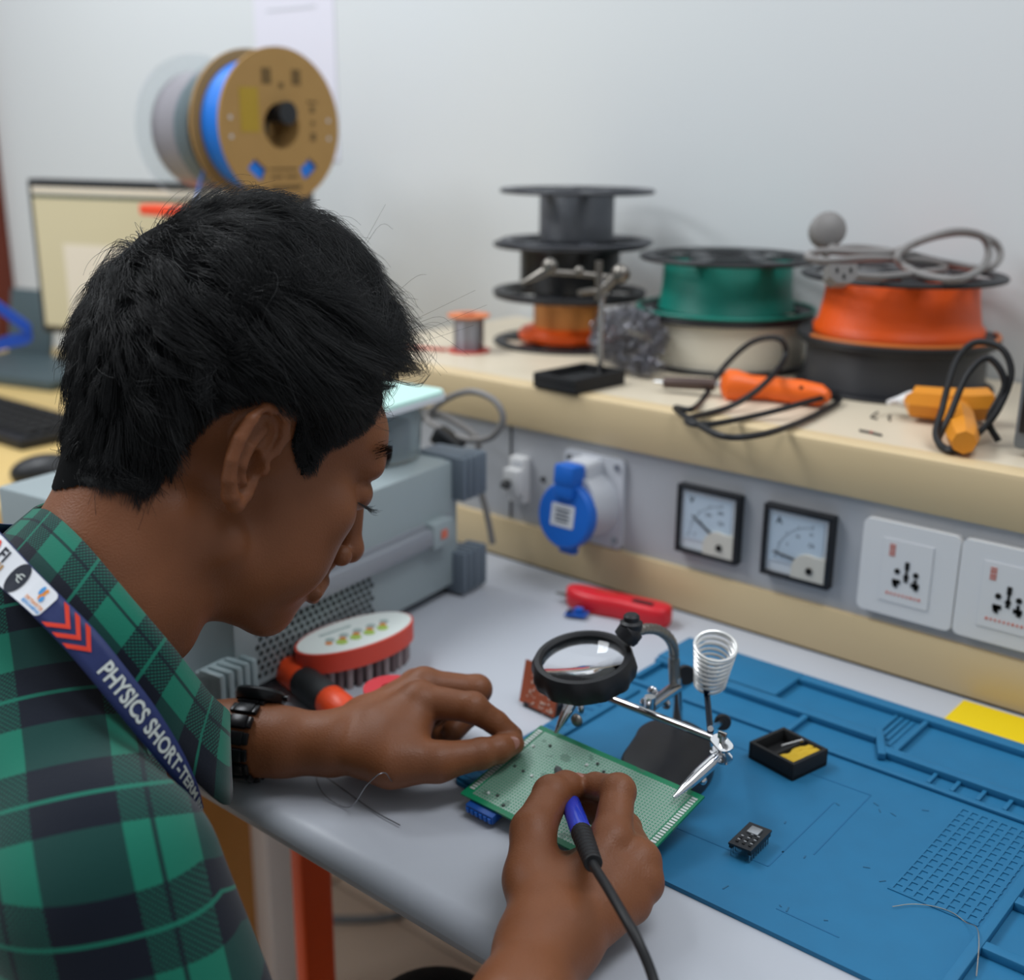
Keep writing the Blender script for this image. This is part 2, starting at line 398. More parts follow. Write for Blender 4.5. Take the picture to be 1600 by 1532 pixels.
# small circuit breaker
t = thing('circuit_breaker', 'small white circuit breaker with black toggle beside the blue socket', 'breaker', (-.2685, PY, .099))
MB().box((0, -.006, 0), (.021, .012, .052), bev=.001).build('housing', 'white_plastic', t)
MB().box((0, -.017, 0), (.0205, .012, .028), bev=.001).build('nose', 'white_plastic', t)
MB().box((-.003, -.0265, -.002), (.009, .010, .006), R=rotm(.4, 0, 0), bev=.001).build('toggle', 'black_plastic', t)
MB().box((0, -.0125, .019), (.014, .0006, .005)).build('label_strip', 'cee_grey', t)
# ------------------------------------------------------------------ filament spools on the shelf
mat('spool_black', '1d1e22', 0.45)
mat('spool_grey', '3a3c42', 0.45)
ridged('fil_grey', '55585e', 0.4, 3600)
ridged('fil_black', '0d0d0f', 0.35, 3600)
ridged('fil_orange', 'f25a0a', 0.4, 3600)
ridged('fil_copper', 'd08a45', 0.45, 3600, strength=.15)
ridged('fil_green', '0d8070', 0.4, 3600)
ridged('fil_white', 'e3ddcb', 0.4, 3600)
ridged('fil_charcoal', '33353a', 0.4, 3600)
ridged('fil_blue', '1a7ae0', 0.4, 3600)
mat('copper_edge', 'c06a2c', 0.4)
mat('cable_grey', '7d7a78', 0.5)
SHZ = .2067
def make_spool(name, label, loc, R, h, wound, fmat, flange='spool_black', hub=.027, rot=0, windows=True, extra=None, rb=None, group='filament spools stacked on the shelf'):
    t = thing(name, label, 'spool', loc, rot, group)
    radii = [hub, hub+.010, R*.46, R*.86, R]
    def keep(i, th):
        if i in (0, 3): return True
        s = (th % (math.pi/3))/(math.pi/3)
        return (not windows) or s < .28 or (i == 1 and s < .5) or (i == 1)
    for z0 in (0, h-.004):
        fl = MB(); fl.polar(radii, 96, 0, .004, keep); o = fl.build('flange', flange, t); o.location.z = z0
        rm = MB().torus((0, 0, .002), R-.0015, .0028, 72, 8).build('flange_rim', flange, o)
    MB().lathe([(hub-.001, .0), (hub+.002, .0), (hub+.002, h), (hub-.001, h)], 40, closed=True).build('hub', flange, t)
    prof = wound if isinstance(wound, list) else [(wound, .0045), (wound, h-.0045)]
    pr2 = [(hub+.0025, prof[0][1])]+prof+[(hub+.0025, prof[-1][1])]
    MB().lathe(pr2, 72, cap=False, closed=True).build('filament', fmat, t, angle=50)
    if extra: extra(t)
    return t
S1, S2, S3 = (-.399, .250), (-.179, .270), (.034, .270)
H1 = .0645
def lowring(t):
    MB().lathe([(.046, .0045), (.064, .006), (.066, .012), (.061, .019), (.050, .022), (.046, .022)], 72, cap=False, closed=True).build('filament_coil', 'fil_orange', t)
make_spool('filament_spool', 'black spool with a little orange filament at the bottom of the three-spool stack', (*S1, SHZ), .097, H1, .046, 'fil_copper', extra=lowring, rot=.3)
make_spool('filament_spool', 'spool of black filament between the grey and the orange spool', (*S1, SHZ+H1), .098, H1-.001, .064, 'fil_black', rot=.8)
make_spool('filament_spool', 'spool of grey filament topping the tallest stack', (S1[0]+.006, S1[1]+.004, SHZ+2*H1-.001), .097, H1+.002, .0475, 'fil_grey', 'spool_grey', rot=.2)
make_spool('filament_spool', 'spool wound full of off-white filament beneath the green spool', (*S2, SHZ), .103, .0595, .0955, 'fil_white', rot=.1)
def greenrim(t): MB().torus((0, 0, .0055), .1035, .0022, 90, 8).build('loose_strand', 'fil_green', t)
make_spool('filament_spool', 'spool of teal green filament on top of the white one', (*S2, SHZ+.0595), .103, .0660, [(.080, .0045), (.078, .015), (.076, .03), (.075, .0615)], 'fil_green', rot=.5, extra=greenrim)
make_spool('filament_spool', 'spool of charcoal filament beneath the orange spool', (*S3, SHZ), .103, .0535, .094, 'fil_charcoal', rot=.4)
def orim(t): MB().tube([Vector((.103*math.cos(a), .103*math.sin(a), .0055)) for a in np.linspace(math.radians(185), math.radians(345), 40)], .0022, 8).build('loose_strand', 'copper_edge', t)
make_spool('filament_spool', 'spool of bright orange filament with a grey cable lying on it', (*S3, SHZ+.0535), .1045, .0680, [(.088, .0045), (.089, .012), (.084, .018), (.080, .04), (.078, .0635)], 'fil_orange', rot=.9, extra=orim)
# grey mains cable on top of the orange spool
T3 = SHZ+.0535+.068
t = thing('mains_cable', 'coiled grey mains cable with round plug lying on the orange spool', 'cable', (*S3, T3))
def at3(x, y, dz): return onz(x, y, T3+dz)-t.location
hS = Vector((FWD.x, FWD.y, 0)).normalized()
def vp(x, y, dd):                                    # upright plane through the spool, dd metres beyond its axis
    d = ray(x, y); b = Vector((*S3, 0)); return CAM+d*(((b-CAM).dot(hS)+dd)/d.dot(hS))-t.location
loop = [at3(1316, 428, .010), at3(1370, 433, .006), at3(1430, 428, .006), at3(1475, 420, .006), vp(1450, 408, -.02), vp(1360, 404, -.04), vp(1290, 408, -.055), vp(1262, 401, -.045), vp(1285, 393, -.03), vp(1350, 395, -.03), vp(1400, 393, -.03),
        vp(1440, 376, -.03), vp(1490, 362, -.02), vp(1532, 368, -.01), vp(1545, 392, -.01), vp(1535, 418, -.03), at3(1500, 436, .006), at3(1450, 432, .006), vp(1415, 418, -.05), vp(1402, 402, -.045), vp(1420, 385, -.035), vp(1460, 370, .0), vp(1510, 364, .02), vp(1553, 378, .025), vp(1562, 402, .02), vp(1540, 420, .0), vp(1480, 412, .0),
        vp(1420, 398, -.01), vp(1350, 388, -.01), vp(1305, 390, -.02), vp(1290, 398, -.03), vp(1298, 390, -.02), vp(1302, 378, -.01)]
MB().tube(spline(loop, 8), .0040, 10).build('cord', 'cable_grey', t)
pc = vp(1293, 360, -.005)
RR = Matrix((Vector(RGT), Vector(UPV), -Vector(FWD))).transposed()
MB().lathe([(.004, -.020), (.010, -.018), (.0175, -.012), (.0190, 0), (.0185, .006), (.014, .010), (.0005, .011)], 28, c=pc, R=RR).build('plug', 'cable_grey', t)
cc = at3(1313, 431, .010)
cn = MB().prism([(-.013, .009), (.013, .009), (.013, -.003), (.007, -.009), (-.007, -.009), (-.013, -.003)], -.014, .012, R=RR, c=cc).build('connector', 'cable_grey', t, smooth=False)
hh = MB()
for dx, dy in ((-.0065, .003), (0, -.003), (.0065, .003)): hh.box(cc+RR @ Vector((dx, dy, .0122)), (.0022, .0045, .0008), R=RR)
hh.build('pin_holes', 'hole', cn, smooth=False)

# small solder reel at the end of the shelf
mat('reel_red', 'c03a2c', 0.4); mat('reel_orange', 'd9763c', 0.4); mat('solder', '9a9aa2', 0.3, metal=.9)
def reel(name, label, loc, R, h, core, mt, smt='solder', top=None):
    t = thing(name, label, 'solder reel', loc)
    MB().lathe([(.006, 0), (R, 0), (R, .0025), (.006, .0025)], 40, closed=True).build('flange', mt, t)
    MB().lathe([(R*.38, h-.0025), (R, h-.0025), (R, h), (R*.38, h)], 40, closed=True).build('flange', top or mt, t)
    MB().lathe([(R*.36, .0026), (R*.42, .0026), (R*.42, h-.001), (R*.36, h-.001)], 40, closed=True).build('core', mt, t)
    ridged('wound_'+name+str(len(M)), '8f9098', 0.3, 5000); w = M[list(M)[-1]]; NT(w).bsdf.inputs['Metallic'].default_value = .85
    MB().lathe([(R*.43, .003), (core, .003), (core, h-.003), (R*.43, h-.003)], 40, closed=True).build('solder_wire', w, t)
    return t
q = onz(730, 553, SHZ); reel('solder_reel', 'small solder reel with orange rim standing on the shelf near the tall stack', (q.x-.012, q.y+.016, SHZ), .0265, .046, .019, 'reel_red', top='reel_orange')
rw = thing('red_wire', 'short red wire lying beside the small solder reel on the shelf', 'wire', (-.50, .07, SHZ))
MB().tube(spline([Vector((-.06, -.02, .0025)), Vector((-.02, .0, .0025)), Vector((.015, .004, .004)), Vector((.035, .018, .0025))], 8), .002, 8).build('strand', 'reel_red', rw)

# spare helping-hand stand with steel wool
mat('tarnished', '8c8780', 0.35, metal=1.0, noise=(120, '5a5550', .6))
q = onz(905, 600, SHZ); hs = thing('clamp_stand', 'small tarnished helping-hand stand on a black tray base with loose steel rod', 'clamp stand', (-.2165, .036, SHZ), math.radians(-4))
mb = MB(); mb.box((0, 0, .004), (.060, .082, .008), bev=.001)
for cx, cy, w, h in ((-.028, 0, .004, .082), (.028, 0, .004, .082), (0, -.039, .052, .004), (0, .039, .052, .004)): mb.box((cx, cy, .011), (w, h, .010), bev=.0008)
mb.build('tray_base', 'black_matte', hs)
MB().cyl((0, .034, .006), (0, .034, .112), .0032, n=14).build('rod', 'steel', hs)
hw = hs.location
def hl(x, y, dd=0.0):                                 # point on the vertical plane through the rod
    hN = Vector((FWD.x, FWD.y, 0)).normalized(); d = ray(x, y); b = Vector((-.2165+.002, .07, 0))
    P = CAM+d*(((b-CAM).dot(hN)+dd)/d.dot(hN)); return rotm(0, 0, math.radians(4)) @ (P-hw)
MB().tube([hl(862, 425), hl(905, 428), hl(950, 433)], .0032, 10).build('cross_bar', 'tarnished', hs)
for (x, y, r) in ((859, 416, .0085), (970, 428, .0105), (905, 424, .0055)): MB().sphere(hl(x, y), r, 16).build('ball_joint', 'tarnished', hs)
MB().cyl(hl(936, 408), hl(936, 470), .0042, n=12).build('clamp_screw', 'tarnished', hs)
MB().tube([hl(856, 422), hl(838, 432), hl(815, 443)], [.0055, .0045, .0018], 10).build('alligator_clip', 'tarnished', hs)
MB().tube([hl(962, 432), hl(945, 450), hl(925, 460)], [.006, .006, .003], 10).build('clamp_jaw', 'tarnished', hs)
MB().tube([hl(905, 458, -.012), hl(925, 455), hl(948, 462)], [.0035, .004, .004], 10).build('wing_nut', 'tarnished', hs)
# steel wool: a tangle nobody could count
mat('wool', '85858c', 0.3, metal=.9)
wc = onz(955, 585, SHZ); sw = MB(); cen = Vector((wc.x+.0, wc.y+.030, SHZ+.038))
r_ = random.Random(5)
for k in range(900):
    d = Vector((r_.gauss(0, 1), r_.gauss(0, 1), r_.gauss(0, 1))).normalized()
    rad = r_.uniform(.55, 1)**.6
    c = cen+Vector((d.x*.046, d.y*.040, d.z*.036))*rad
    if r_.random() < .12: c = cen+Vector((.035+r_.uniform(-.012, .02), -.02+r_.uniform(-.01, .01), -.026+r_.uniform(-.006, .008)))
    ax = Vector((r_.gauss(0, 1), r_.gauss(0, 1), r_.gauss(0, 1))).normalized(); x, y, z = frame(ax); R0 = r_.uniform(.003, .007); a0 = r_.uniform(0, 6)
    pts = [c+(x*math.cos(a0+a)+y*math.sin(a0+a))*R0+z*a*.0006 for a in np.linspace(0, 6.5, 11)]
    pts = [Vector((p.x, p.y, max(p.z, SHZ+.0008))) for p in pts]
    sw.tube(pts, .0004, 3, cap=False)
so = sw.build('steel_wool', 'wool'); tag(so, 'tangled ball of dark steel wool behind the black tray base', 'steel wool', kind='stuff')

# orange desoldering / soldering gun with black cord
mat('gun_orange', 'f26a1c', 0.4); mat('gun_amber', 'd98a1f', 0.42); mat('iron_barrel', '5a4c48', 0.5, metal=.6); mat('black_rubber', '131417', 0.5)
g = thing('soldering_iron', 'orange-handled soldering iron with a black cord lying on the shelf', 'soldering iron', (-.03, .09, SHZ))
def sh(x, y, z): return onz(x, y, SHZ+z)-g.location
def sv_(x, y, Y): return ony(x, y, Y)-g.location
MB().tube([sh(1022, 596, .010), sh(1038, 598, .010)], [.0012, .0022], 10).build('tip', 'steel', g)
MB().tube([sh(1038, 598, .010), sh(1090, 600, .012), sh(1118, 601, .012)], [.006, .0065, .0062], 14).build('barrel', 'iron_barrel', g)
MB().tube([sh(1110, 601, .012), sh(1135, 602, .012)], .0028, 10).build('collar', 'steel', g)
MB().tube([sh(1128, 602, .014), sh(1136, 602, .014), sh(1150, 603, .014), sh(1172, 605, .013), sh(1200, 607, .013), sh(1250, 613, .013), sh(1282, 618, .012), sh(1294, 620, .012)], [.009, .0165, .0165, .0125, .0120, .0125, .0110, .006], 20).build('handle', 'gun_orange', g)
MB().cyl(sh(1252, 606, .024), sh(1252, 606, .0262), .002, n=10).build('indicator', 'hole', g)
cp = [sh(1294, 620, .010), sh(1312, 624, .005), sh(1290, 640, .004), sh(1240, 664, .004), sh(1185, 680, .004), sh(1130, 682, .004), sh(1085, 660, .004), sh(1055, 638, .004), sh(1080, 640, .010), sv_(1100, 622, .07), sv_(1130, 575, .105), sv_(1175, 535, .125), sv_(1218, 530, .130), sv_(1226, 560, .130), sv_(1190, 604, .062), sv_(1140, 636, .035), sh(1075, 655, .004), sh(1100, 664, .004), sv_(1180, 650, .02), sv_(1255, 630, .06), sh(1305, 616, .006)]
MB().tube(spline(cp, 8), .0030, 8).build('cord', 'black_rubber', g)
# amber glue gun with white nozzle and black cord
g2 = thing('glue_gun', 'amber glue gun with white nozzle and looped black cord', 'glue gun', (.14, .10, SHZ))
def s2(x, y, z): return onz(x, y, SHZ+z)-g2.location
def s3(x, y, Y): return ony(x, y, Y)-g2.location
MB().tube([s2(1388, 629, .014), s2(1400, 627, .014), s2(1420, 626, .016), s2(1428, 626, .016)], [.0025, .004, .009, .010], 14).build('nozzle', 'white_plastic', g2)
MB().tube([s2(1424, 626, .018), s2(1428, 628, .018), s2(1470, 632, .018), s2(1510, 634, .018), s2(1540, 632, .018), s2(1546, 632, .018)], [.008, .0155, .0160, .0165, .016, .010], 8).build('barrel_body', 'gun_amber', g2, angle=30)
MB().tube([s2(1490, 640, .014), s2(1500, 660, .0135), s2(1505, 684, .0135), s2(1507, 692, .0135)], [.013, .0145, .0135, .010], 8).build('handle', 'gun_amber', g2, angle=30)
cp = [s2(1507, 690, .012), s2(1480, 702, .004), s2(1462, 680, .012), s3(1472, 640, .06), s3(1482, 600, .075), s3(1497, 560, .09), s3(1525, 535, .10), s3(1565, 545, .105), s3(1580, 585, .10), s3(1560, 640, .08), s3(1530, 676, .066), s2(1490, 704, .004), s2(1466, 690, .006), s3(1484, 650, .055), s3(1512, 585, .075), s3(1545, 560, .09), s3(1570, 600, .09), s3(1545, 655, .08), s2(1560, 690, .004)]
MB().tube(spline(cp, 8), .0030, 8).build('cord', 'black_rubber', g2)
# loose bits of wire
b = thing('wire_offcut', 'small black twisted wire offcut with a red dot near the shelf edge', 'wire', tuple(onz(1360, 678, SHZ)))
MB().tube([Vector((-.011, .001, .0012)), Vector((0, 0, .0012)), Vector((.012, -.003, .0012))], .0011, 6).build('strand', 'black_rubber', b)
MB().sphere((.001, 0, .0014), .0015, 8).build('red_band', 'reel_red', b)
b = thing('wire_offcut', 'thin black bent wire offcut lying by the glue gun nozzle', 'wire', tuple(onz(1368, 652, SHZ)))
MB().tube(spline([Vector((-.006, .014, .001)), Vector((.0, .004, .004)), Vector((-.002, -.006, .001)), Vector((.006, -.010, .001))], 6), .0008, 6).build('strand', 'black_rubber', b)
MB().tube(spline([Vector((.010, .012, .001)), Vector((.012, .002, .002)), Vector((.018, -.008, .001))], 6), .0008, 6).build('strand', 'black_rubber', b)
# grey instrument cut by the picture edge
mat('dev_grey', '6d7276', 0.5)
q = onz(1583, 715, SHZ); d = thing('grey_instrument', 'grey metal instrument case at the picture edge on the shelf', 'instrument', (q.x+.0, q.y+.10, SHZ), math.radians(2))
MB().box((.068, .0, .075), (.15, .19, .138), bev=.004).build('case', 'dev_grey', d)
MB().box((.068, -.0955, .080), (.142, .003, .118), bev=.001).build('front_panel', 'black_plastic', d)
for x in (.01, .13):
    for y in (-.08, .08): MB().cyl((x, y, 0), (x, y, .0065), .008, n=14).build('foot', 'black_rubber', d)
# ------------------------------------------------------------------ computer desk beyond the bench
mat('maple', 'dcc184', 0.4, noise=(6, 'cfae6c', 0.8)); mat('maple_edge', 'c78f46', 0.45, noise=(9, 'b67c36', .8))
mat('screen_bezel', '14171a', 0.4); mat('cardboard', 'a9854f', 0.8, noise=(30, '9c7845', .6)); mat('card_print', '6a5330', 0.85)
mat('yellow_label', 'a88a2a', 0.7); mat('clear_plastic', 'eef2f4', 0.08, trans=0.95, ior=1.2); mat('poster', 'dcdbe6', 0.7)
mat('teal_grey', '46555a', 0.5); mat('blue_strap', '1248b0', 0.6); mat('orange_print', 'f4481a', 0.45); mat('scr_green', '2f4a48', .6)
DX1 = -.625
dk = thing('computer_desk', 'light maple computer desk past the end of the workbench', 'desk', (-1.2, 0, FLOOR_Z))
MB().box(((DX1-2.05)/2, .035, -.012), (2.05+DX1, .66, .024), bev=.002).build('desktop', 'maple', dk, world=True)
MB().box(((DX1-2.05)/2, -.297, -.055), (2.05+DX1, .018, .062), bev=.001).build('front_rail', 'maple_edge', dk, world=True)
for x in (DX1-.012, -2.04): MB().box((x, -.20, -.387), (.022, .14, .726), bev=.001).build('side_panel', 'maple_edge', dk, world=True)
# monitor
mo = thing('computer_monitor', 'black-framed computer monitor showing a beige window', 'monitor', (-1.17, .15, 0), math.radians(17))
mtl = atd(43, 279, 2.0); mbl = atd(48, 530, 2.0)
Rz = rotm(0, 0, math.radians(17)); ex = Rz @ Vector((1, 0, 0)); ey = Rz @ Vector((0, 1, 0))
wz0, wz1 = mbl.z, mtl.z; MW = .56
ctr = Vector((mtl.x, mtl.y, (wz0+wz1)/2))+ex*MW/2
mo.location = (ctr.x+ey.x*.06, ctr.y+ey.y*.06, 0); hh = (wz1-wz0)
lc = Vector((0, -.06, (wz0+wz1)/2))
MB().box(lc+Vector((0, .012, 0)), (MW, .03, hh), bev=.004).build('housing', 'screen_bezel', mo)
m = mat('screen_beige', 'b7ae90', 0.35); NT(m).bsdf.inputs['Emission Color'].default_value = (*srgb('c3b894'), 1); NT(m).bsdf.inputs['Emission Strength'].default_value = .28
m = mat('screen_pale', 'c8bfae', 0.35); NT(m).bsdf.inputs['Emission Color'].default_value = (*srgb('d0c6b4'), 1); NT(m).bsdf.inputs['Emission Strength'].default_value = .3
sc_ = MB().box(lc+Vector((0, -.0035, .0)), (MW-.022, .002, hh-.026)).build('screen', 'screen_beige', mo, smooth=False)
MB().box(lc+Vector((.0, -.0048, hh/2-.018)), (MW-.024, .0006, .010)).build('title_bar', 'screen_pale', sc_, smooth=False)
MB().box(lc+Vector((.0, -.0048, hh/2-.0275)), (MW-.024, .0006, .006)).build('menu_bar', 'scr_green', sc_, smooth=False)
MB().box(lc+Vector((-.11, -.0048, -.045)), (.20, .0006, .14)).build('window_pane', 'screen_pale', sc_, smooth=False)
MB().box((0, .01, .12), (.05, .02, .24), bev=.004).build('stand_neck', 'screen_bezel', mo)
MB().box((0, .0, .006), (.24, .17, .012), bev=.004).build('stand_base', 'screen_bezel', mo)
# keyboard, mouse
k0, k1 = onz(104, 654, .01), onz(74, 715, .01)
kb = thing('keyboard', 'black computer keyboard on the maple desk', 'keyboard', ((k0.x+k1.x)/2-.215, (k0.y+k1.y)/2, 0), math.radians(2))
MB().box((0, 0, .009), (.44, .145, .018), bev=.003).build('base', 'black_plastic', kb)
kk = None
for i in range(15):
    for j in range(5):
        if kk is None: kk = MB().box((0, 0, 0), (.0155, .0155, .008), bev=.002).build('key', 'black_matte', kb); o = kk
        else: o = kk.copy(); COL.objects.link(o); o.parent = kb
        o.location = (-.198+i*.0195*1.45, -.045+j*.0195*1.15, .0205)
        o.scale = (1.35, 1.1, 1)
mq = onz(55, 752, .0)
ms = thing('computer_mouse', 'black computer mouse on the maple desk beside the keyboard', 'mouse', (mq.x, mq.y+.02, 0), math.radians(62))
MB().sphere((0, 0, .010), .05, 28, sc=(1.0, .58, .5)).build('shell', 'black_plastic', ms)
for v in ms.children[0].data.vertices: v.co.z = max(v.co.z, .0)
MB().tube([Vector((.028, 0, .031)), Vector((.04, 0, .026))], .003, 8).build('scroll_wheel', 'black_rubber', ms)
# grey laptop at the picture edge
lq = onz(60, 600, 0); lt = thing('laptop', 'dark grey open laptop at the picture edge by the monitor', 'laptop', (lq.x-.10, lq.y+.06, 0), math.radians(15))
MB().box((0, -.03, .010), (.33, .20, .02), bev=.003).build('base', 'teal_grey', lt)
MB().box((-.105, .083, .080), (.12, .012, .145), R=rotm(math.radians(-12), 0, 0), bev=.003).build('screen_lid', 'teal_grey', lt)
bs = thing('blue_strap', 'blue fabric strap hanging over the laptop at the picture edge', 'strap', tuple(atd(20, 505, 1.86)))
sp = [atd(-60, 440, 1.86), atd(-10, 475, 1.86), atd(25, 500, 1.85), atd(48, 518, 1.85), atd(40, 528, 1.86), atd(10, 535, 1.88), atd(-20, 545, 1.90)]
mb = MB(); sp2 = spline([p-bs.location for p in sp], 6)
mb.rings([[p+Vector((0, 0, s*.010))+Vector((FWD.x, FWD.y, 0))*d for s, d in ((-1, 0), (1, 0), (1, .004), (-1, .004))] for p in sp2]); mb.build('webbing', 'blue_strap', bs)

# ------------------------------------------------------------------ filament rack: cardboard spool, clear spool, orange beam
FC = atd(440, 197, 1.57); AX = Vector((-1, 0, 0))
rk = thing('filament_rack', 'filament rack with orange cross beam and black axle behind the head', 'rack', (FC.x-.1, FC.y, 0))
MB().box((FC.x-.162, FC.y, .352), (.355, .030, .016), bev=.003).build('cross_beam', 'orange_print', rk, world=True)
for x in (FC.x-.255, FC.x-.0):
    MB().box((x, FC.y, .17), (.022, .028, .34), bev=.003).build('upright', 'black_plastic', rk, world=True)
    MB().box((x, FC.y, .008), (.05, .09, .016), bev=.003).build('foot', 'black_plastic', rk, world=True)
RXX = rotm(0, math.radians(-90), 0)
ax_ = MB(); ax_.cyl((FC.x+.012, FC.y, FC.z+.0165), (FC.x-.20, FC.y, FC.z+.0165), .0125, n=24); ax_.cyl((FC.x+.016, FC.y, FC.z+.0165), (FC.x+.008, FC.y, FC.z+.0165), .0150, n=24)
ax_.build('axle', 'black_plastic', rk, world=True)
MB().box((FC.x-.080, FC.y, .42), (.010, .03, .13), bev=.002).build('axle_bracket', 'black_plastic', rk, world=True)
# cardboard spool of blue filament (axis along the wall)
cs = thing('cardboard_spool', 'cardboard spool of blue filament hung on the rack axle', 'spool', tuple(FC), rot=(0, math.radians(90), 0))
def cyl_local(prof, name, mt, par, n=72): return MB().lathe(prof, n, closed=True, cap=False).build(name, mt, par, angle=35)
# local z = +x (towards the camera side)
R0 = .1005
def cardface(name, z0, par):
    mb = MB(); rad = [.0295, .036, .052, .062, .080, .090, R0]
    def keep(i, th):
        if i in (3,):
            for a in (math.radians(-48+90-90), ):
                pass
        dg = math.degrees(th) % 360
        for a in SLOT:
            if i == 3 and abs((dg-a+180) % 360-180) < 10: return False
        return True
    mb.polar(rad, 120, z0, z0+.004, keep); return mb.build(name, 'cardboard', par, angle=30)
# local x axis -> world -z ; local y -> world y.  slots sit low on both sides
SLOT = (38, 322)
f1 = cardface('flange', -.004, cs); f2 = cardface('flange', -.066, cs)
cyl_local([(.0297, -.062), (.054, -.062), (.054, -.004), (.0297, -.004)], 'core', 'cardboard', cs)
cyl_local([(.0545, -.0615), (.086, -.0615), (.086, -.0045), (.0545, -.0045)], 'filament', 'fil_blue', cs)
def lab(name, cx, cy, w, h, mt):                        # cx to the right in the picture, cy up
    return MB().box((-cy, cx, .0003), (h, w, .0006)).build(name, mt, f1, smooth=False)
lab('yellow_label', -.052, .020, .030, .056, 'yellow_label')
for nm, cx, cy, w, h in (('print_block', -.022, .063, .016, .020), ('print_block', .028, .063, .015, .020)): lab(nm, cx, cy, w, h, 'card_print')
lab('print_mark', .002, .052, .008, .007, 'card_print')
for k, (cx, cy, w, h) in enumerate(((.0, -.056, .046, .003), (-.012, -.066, .020, .004), (.014, -.066, .020, .004), (.003, -.080, .052, .006), (.054, .032, .018, .003), (.054, .022, .008, .008), (.054, .004, .006, .006), (.054, -.014, .009, .011))): lab('print_line', cx, cy, w, h, 'card_print')
for cx, cy in ((-.083, .01), (-.083, -.014), (.082, .008), (.082, -.016)): MB().cyl((-cy, cx, .0), (-cy, cx, .0008), .0026, n=12).build('eyelet', 'cee_grey', f1)
st = MB().tube([atd(330, 215, 1.60), atd(322, 250, 1.60), atd(312, 290, 1.61), atd(300, 340, 1.62)], .0022, 8).build('blue_filament_strand', 'fil_blue', loc=atd(312, 290, 1.61))
st.parent = cs; st.matrix_parent_inverse = Matrix.Identity(4)
mw = Matrix.Translation(Vector(cs.location)) @ Euler(cs.rotation_euler).to_matrix().to_4x4()
st.matrix_local = mw.inverted() @ Matrix.Translation(atd(312, 290, 1.61)); st.name = 'loose_strand'
# clear spool behind it
c2 = thing('clear_spool', 'clear plastic spool of grey filament behind the cardboard spool', 'spool', (FC.x-.095, FC.y, FC.z-.006), rot=(0, math.radians(90), 0))
cyl_local([(.026, -.0025), (.098, -.0025), (.098, 0), (.026, 0)], 'flange', 'clear_plastic', c2)
cyl_local([(.026, -.0945), (.104, -.0945), (.104, -.092), (.026, -.092)], 'flange', 'clear_plastic', c2)
mat('fil_silver', '8d8a90', 0.35); mat('fil_slate', '5a6a70', 0.4)
cyl_local([(.027, -.091), (.081, -.091), (.081, -.034), (.027, -.034)], 'filament', 'fil_silver', c2)
cyl_local([(.027, -.0335), (.083, -.0335), (.083, -.003), (.027, -.003)], 'filament_band', 'fil_slate', c2)
# poster on the wall; its square code is left blank
a, b_ = ony(400, 90, WALL_Y-.002), ony(524, 90, WALL_Y-.002); top = .86; bot = ony(460, 250, WALL_Y).z
ps = thing('wall_poster', 'pale paper poster pinned to the wall behind the cardboard spool', 'poster', ((a.x+b_.x)/2, WALL_Y-.001, bot))
pw = b_.x-a.x
MB().box((0, 0, (top-bot)/2), (pw, .0012, top-bot)).build('sheet', 'poster', ps, smooth=False)
z_ = ony(450, 14, WALL_Y).z-bot; MB().box((-.004, -.0009, z_), (pw*.62, .0006, .0035)).build('printed_rule', 'cee_grey', ps, smooth=False)
# ------------------------------------------------------------------ blue silicone soldering mat
mat('mat_blue', '1b6c97', 0.6, noise=(60, '185f86', 0.7), bump=(500, 0.06, 0.0004))
mat('mat_line', '15608c', 0.6); mat('mat_dirt', '225a7c', .7)
MX0, MX1, MY0, MY1 = 0.0, 0.50, -.394, -.064
sm = thing('soldering_mat', 'blue silicone soldering mat with moulded trays and a square grid', 'mat', ((MX0+MX1)/2, (MY0+MY1)/2, 0))
def mbx(x0, x1, y0, y1, z0, z1, name='rib', bev=.0008, mt='mat_blue'): return MB().box(((x0+x1)/2, (y0+y1)/2, (z0+z1)/2), (x1-x0, y1-y0, z1-z0), bev=bev).build(name, mt, sm, world=True)
ZF = .0035; ZR = .0095
MB().prism([(x+(MX0+MX1)/2, y+(MY0+MY1)/2) for x, y in rrect(MX1-MX0, MY1-MY0, .008)], .0002, ZF).build('sheet', 'mat_blue', sm, world=True, angle=50)
mbx(-.0, .120, -.120, -.066, ZF, ZR, 'raised_block'); mbx(.120, .498, -.078, -.066, ZF, ZR, 'back_rim')
mbx(.078, .216, -.134, -.122, ZF, ZR, 'tray_wall'); mbx(.226, .498, -.151, -.141, ZF, ZR, 'tray_wall')
mbx(.002, .078, -.128, -.122, ZF, ZR, 'tray_wall')
for x, y0, y1 in ((.156, -.166, -.134), (.008, -.166, -.128), (.045, -.166, -.128)): mbx(x-.0025, x+.0025, y0, y1, ZF, ZR-.001, 'tray_divider')
MB().box((.2215, -.137, (ZF+ZR)/2+.0005), (.006, .042, ZR-ZF), R=rotm(0, 0, math.radians(27)), bev=.0008).build('tray_divider', 'mat_blue', sm, world=True)
for k in range(5): mbx(.209+k*.005, .212+k*.005, -.122 if k < 3 else -.13, -.079, ZF, .0058-.0004*k, 'step')
mbx(.233, .237, -.141, -.078, ZF, ZR-.001, 'tray_divider'); mbx(.392, .396, -.141, -.078, ZF, ZR-.001, 'tray_divider')
mbx(.004, .498, -.1735, -.1675, ZF, .0065, 'long_rib')
for x in (.272, .2895, .3085, .3275, .3465, .3655, .385): mbx(x-.0015, x+.0015, -.1675, -.151, ZF, .0068, 'pocket_divider', .0004)
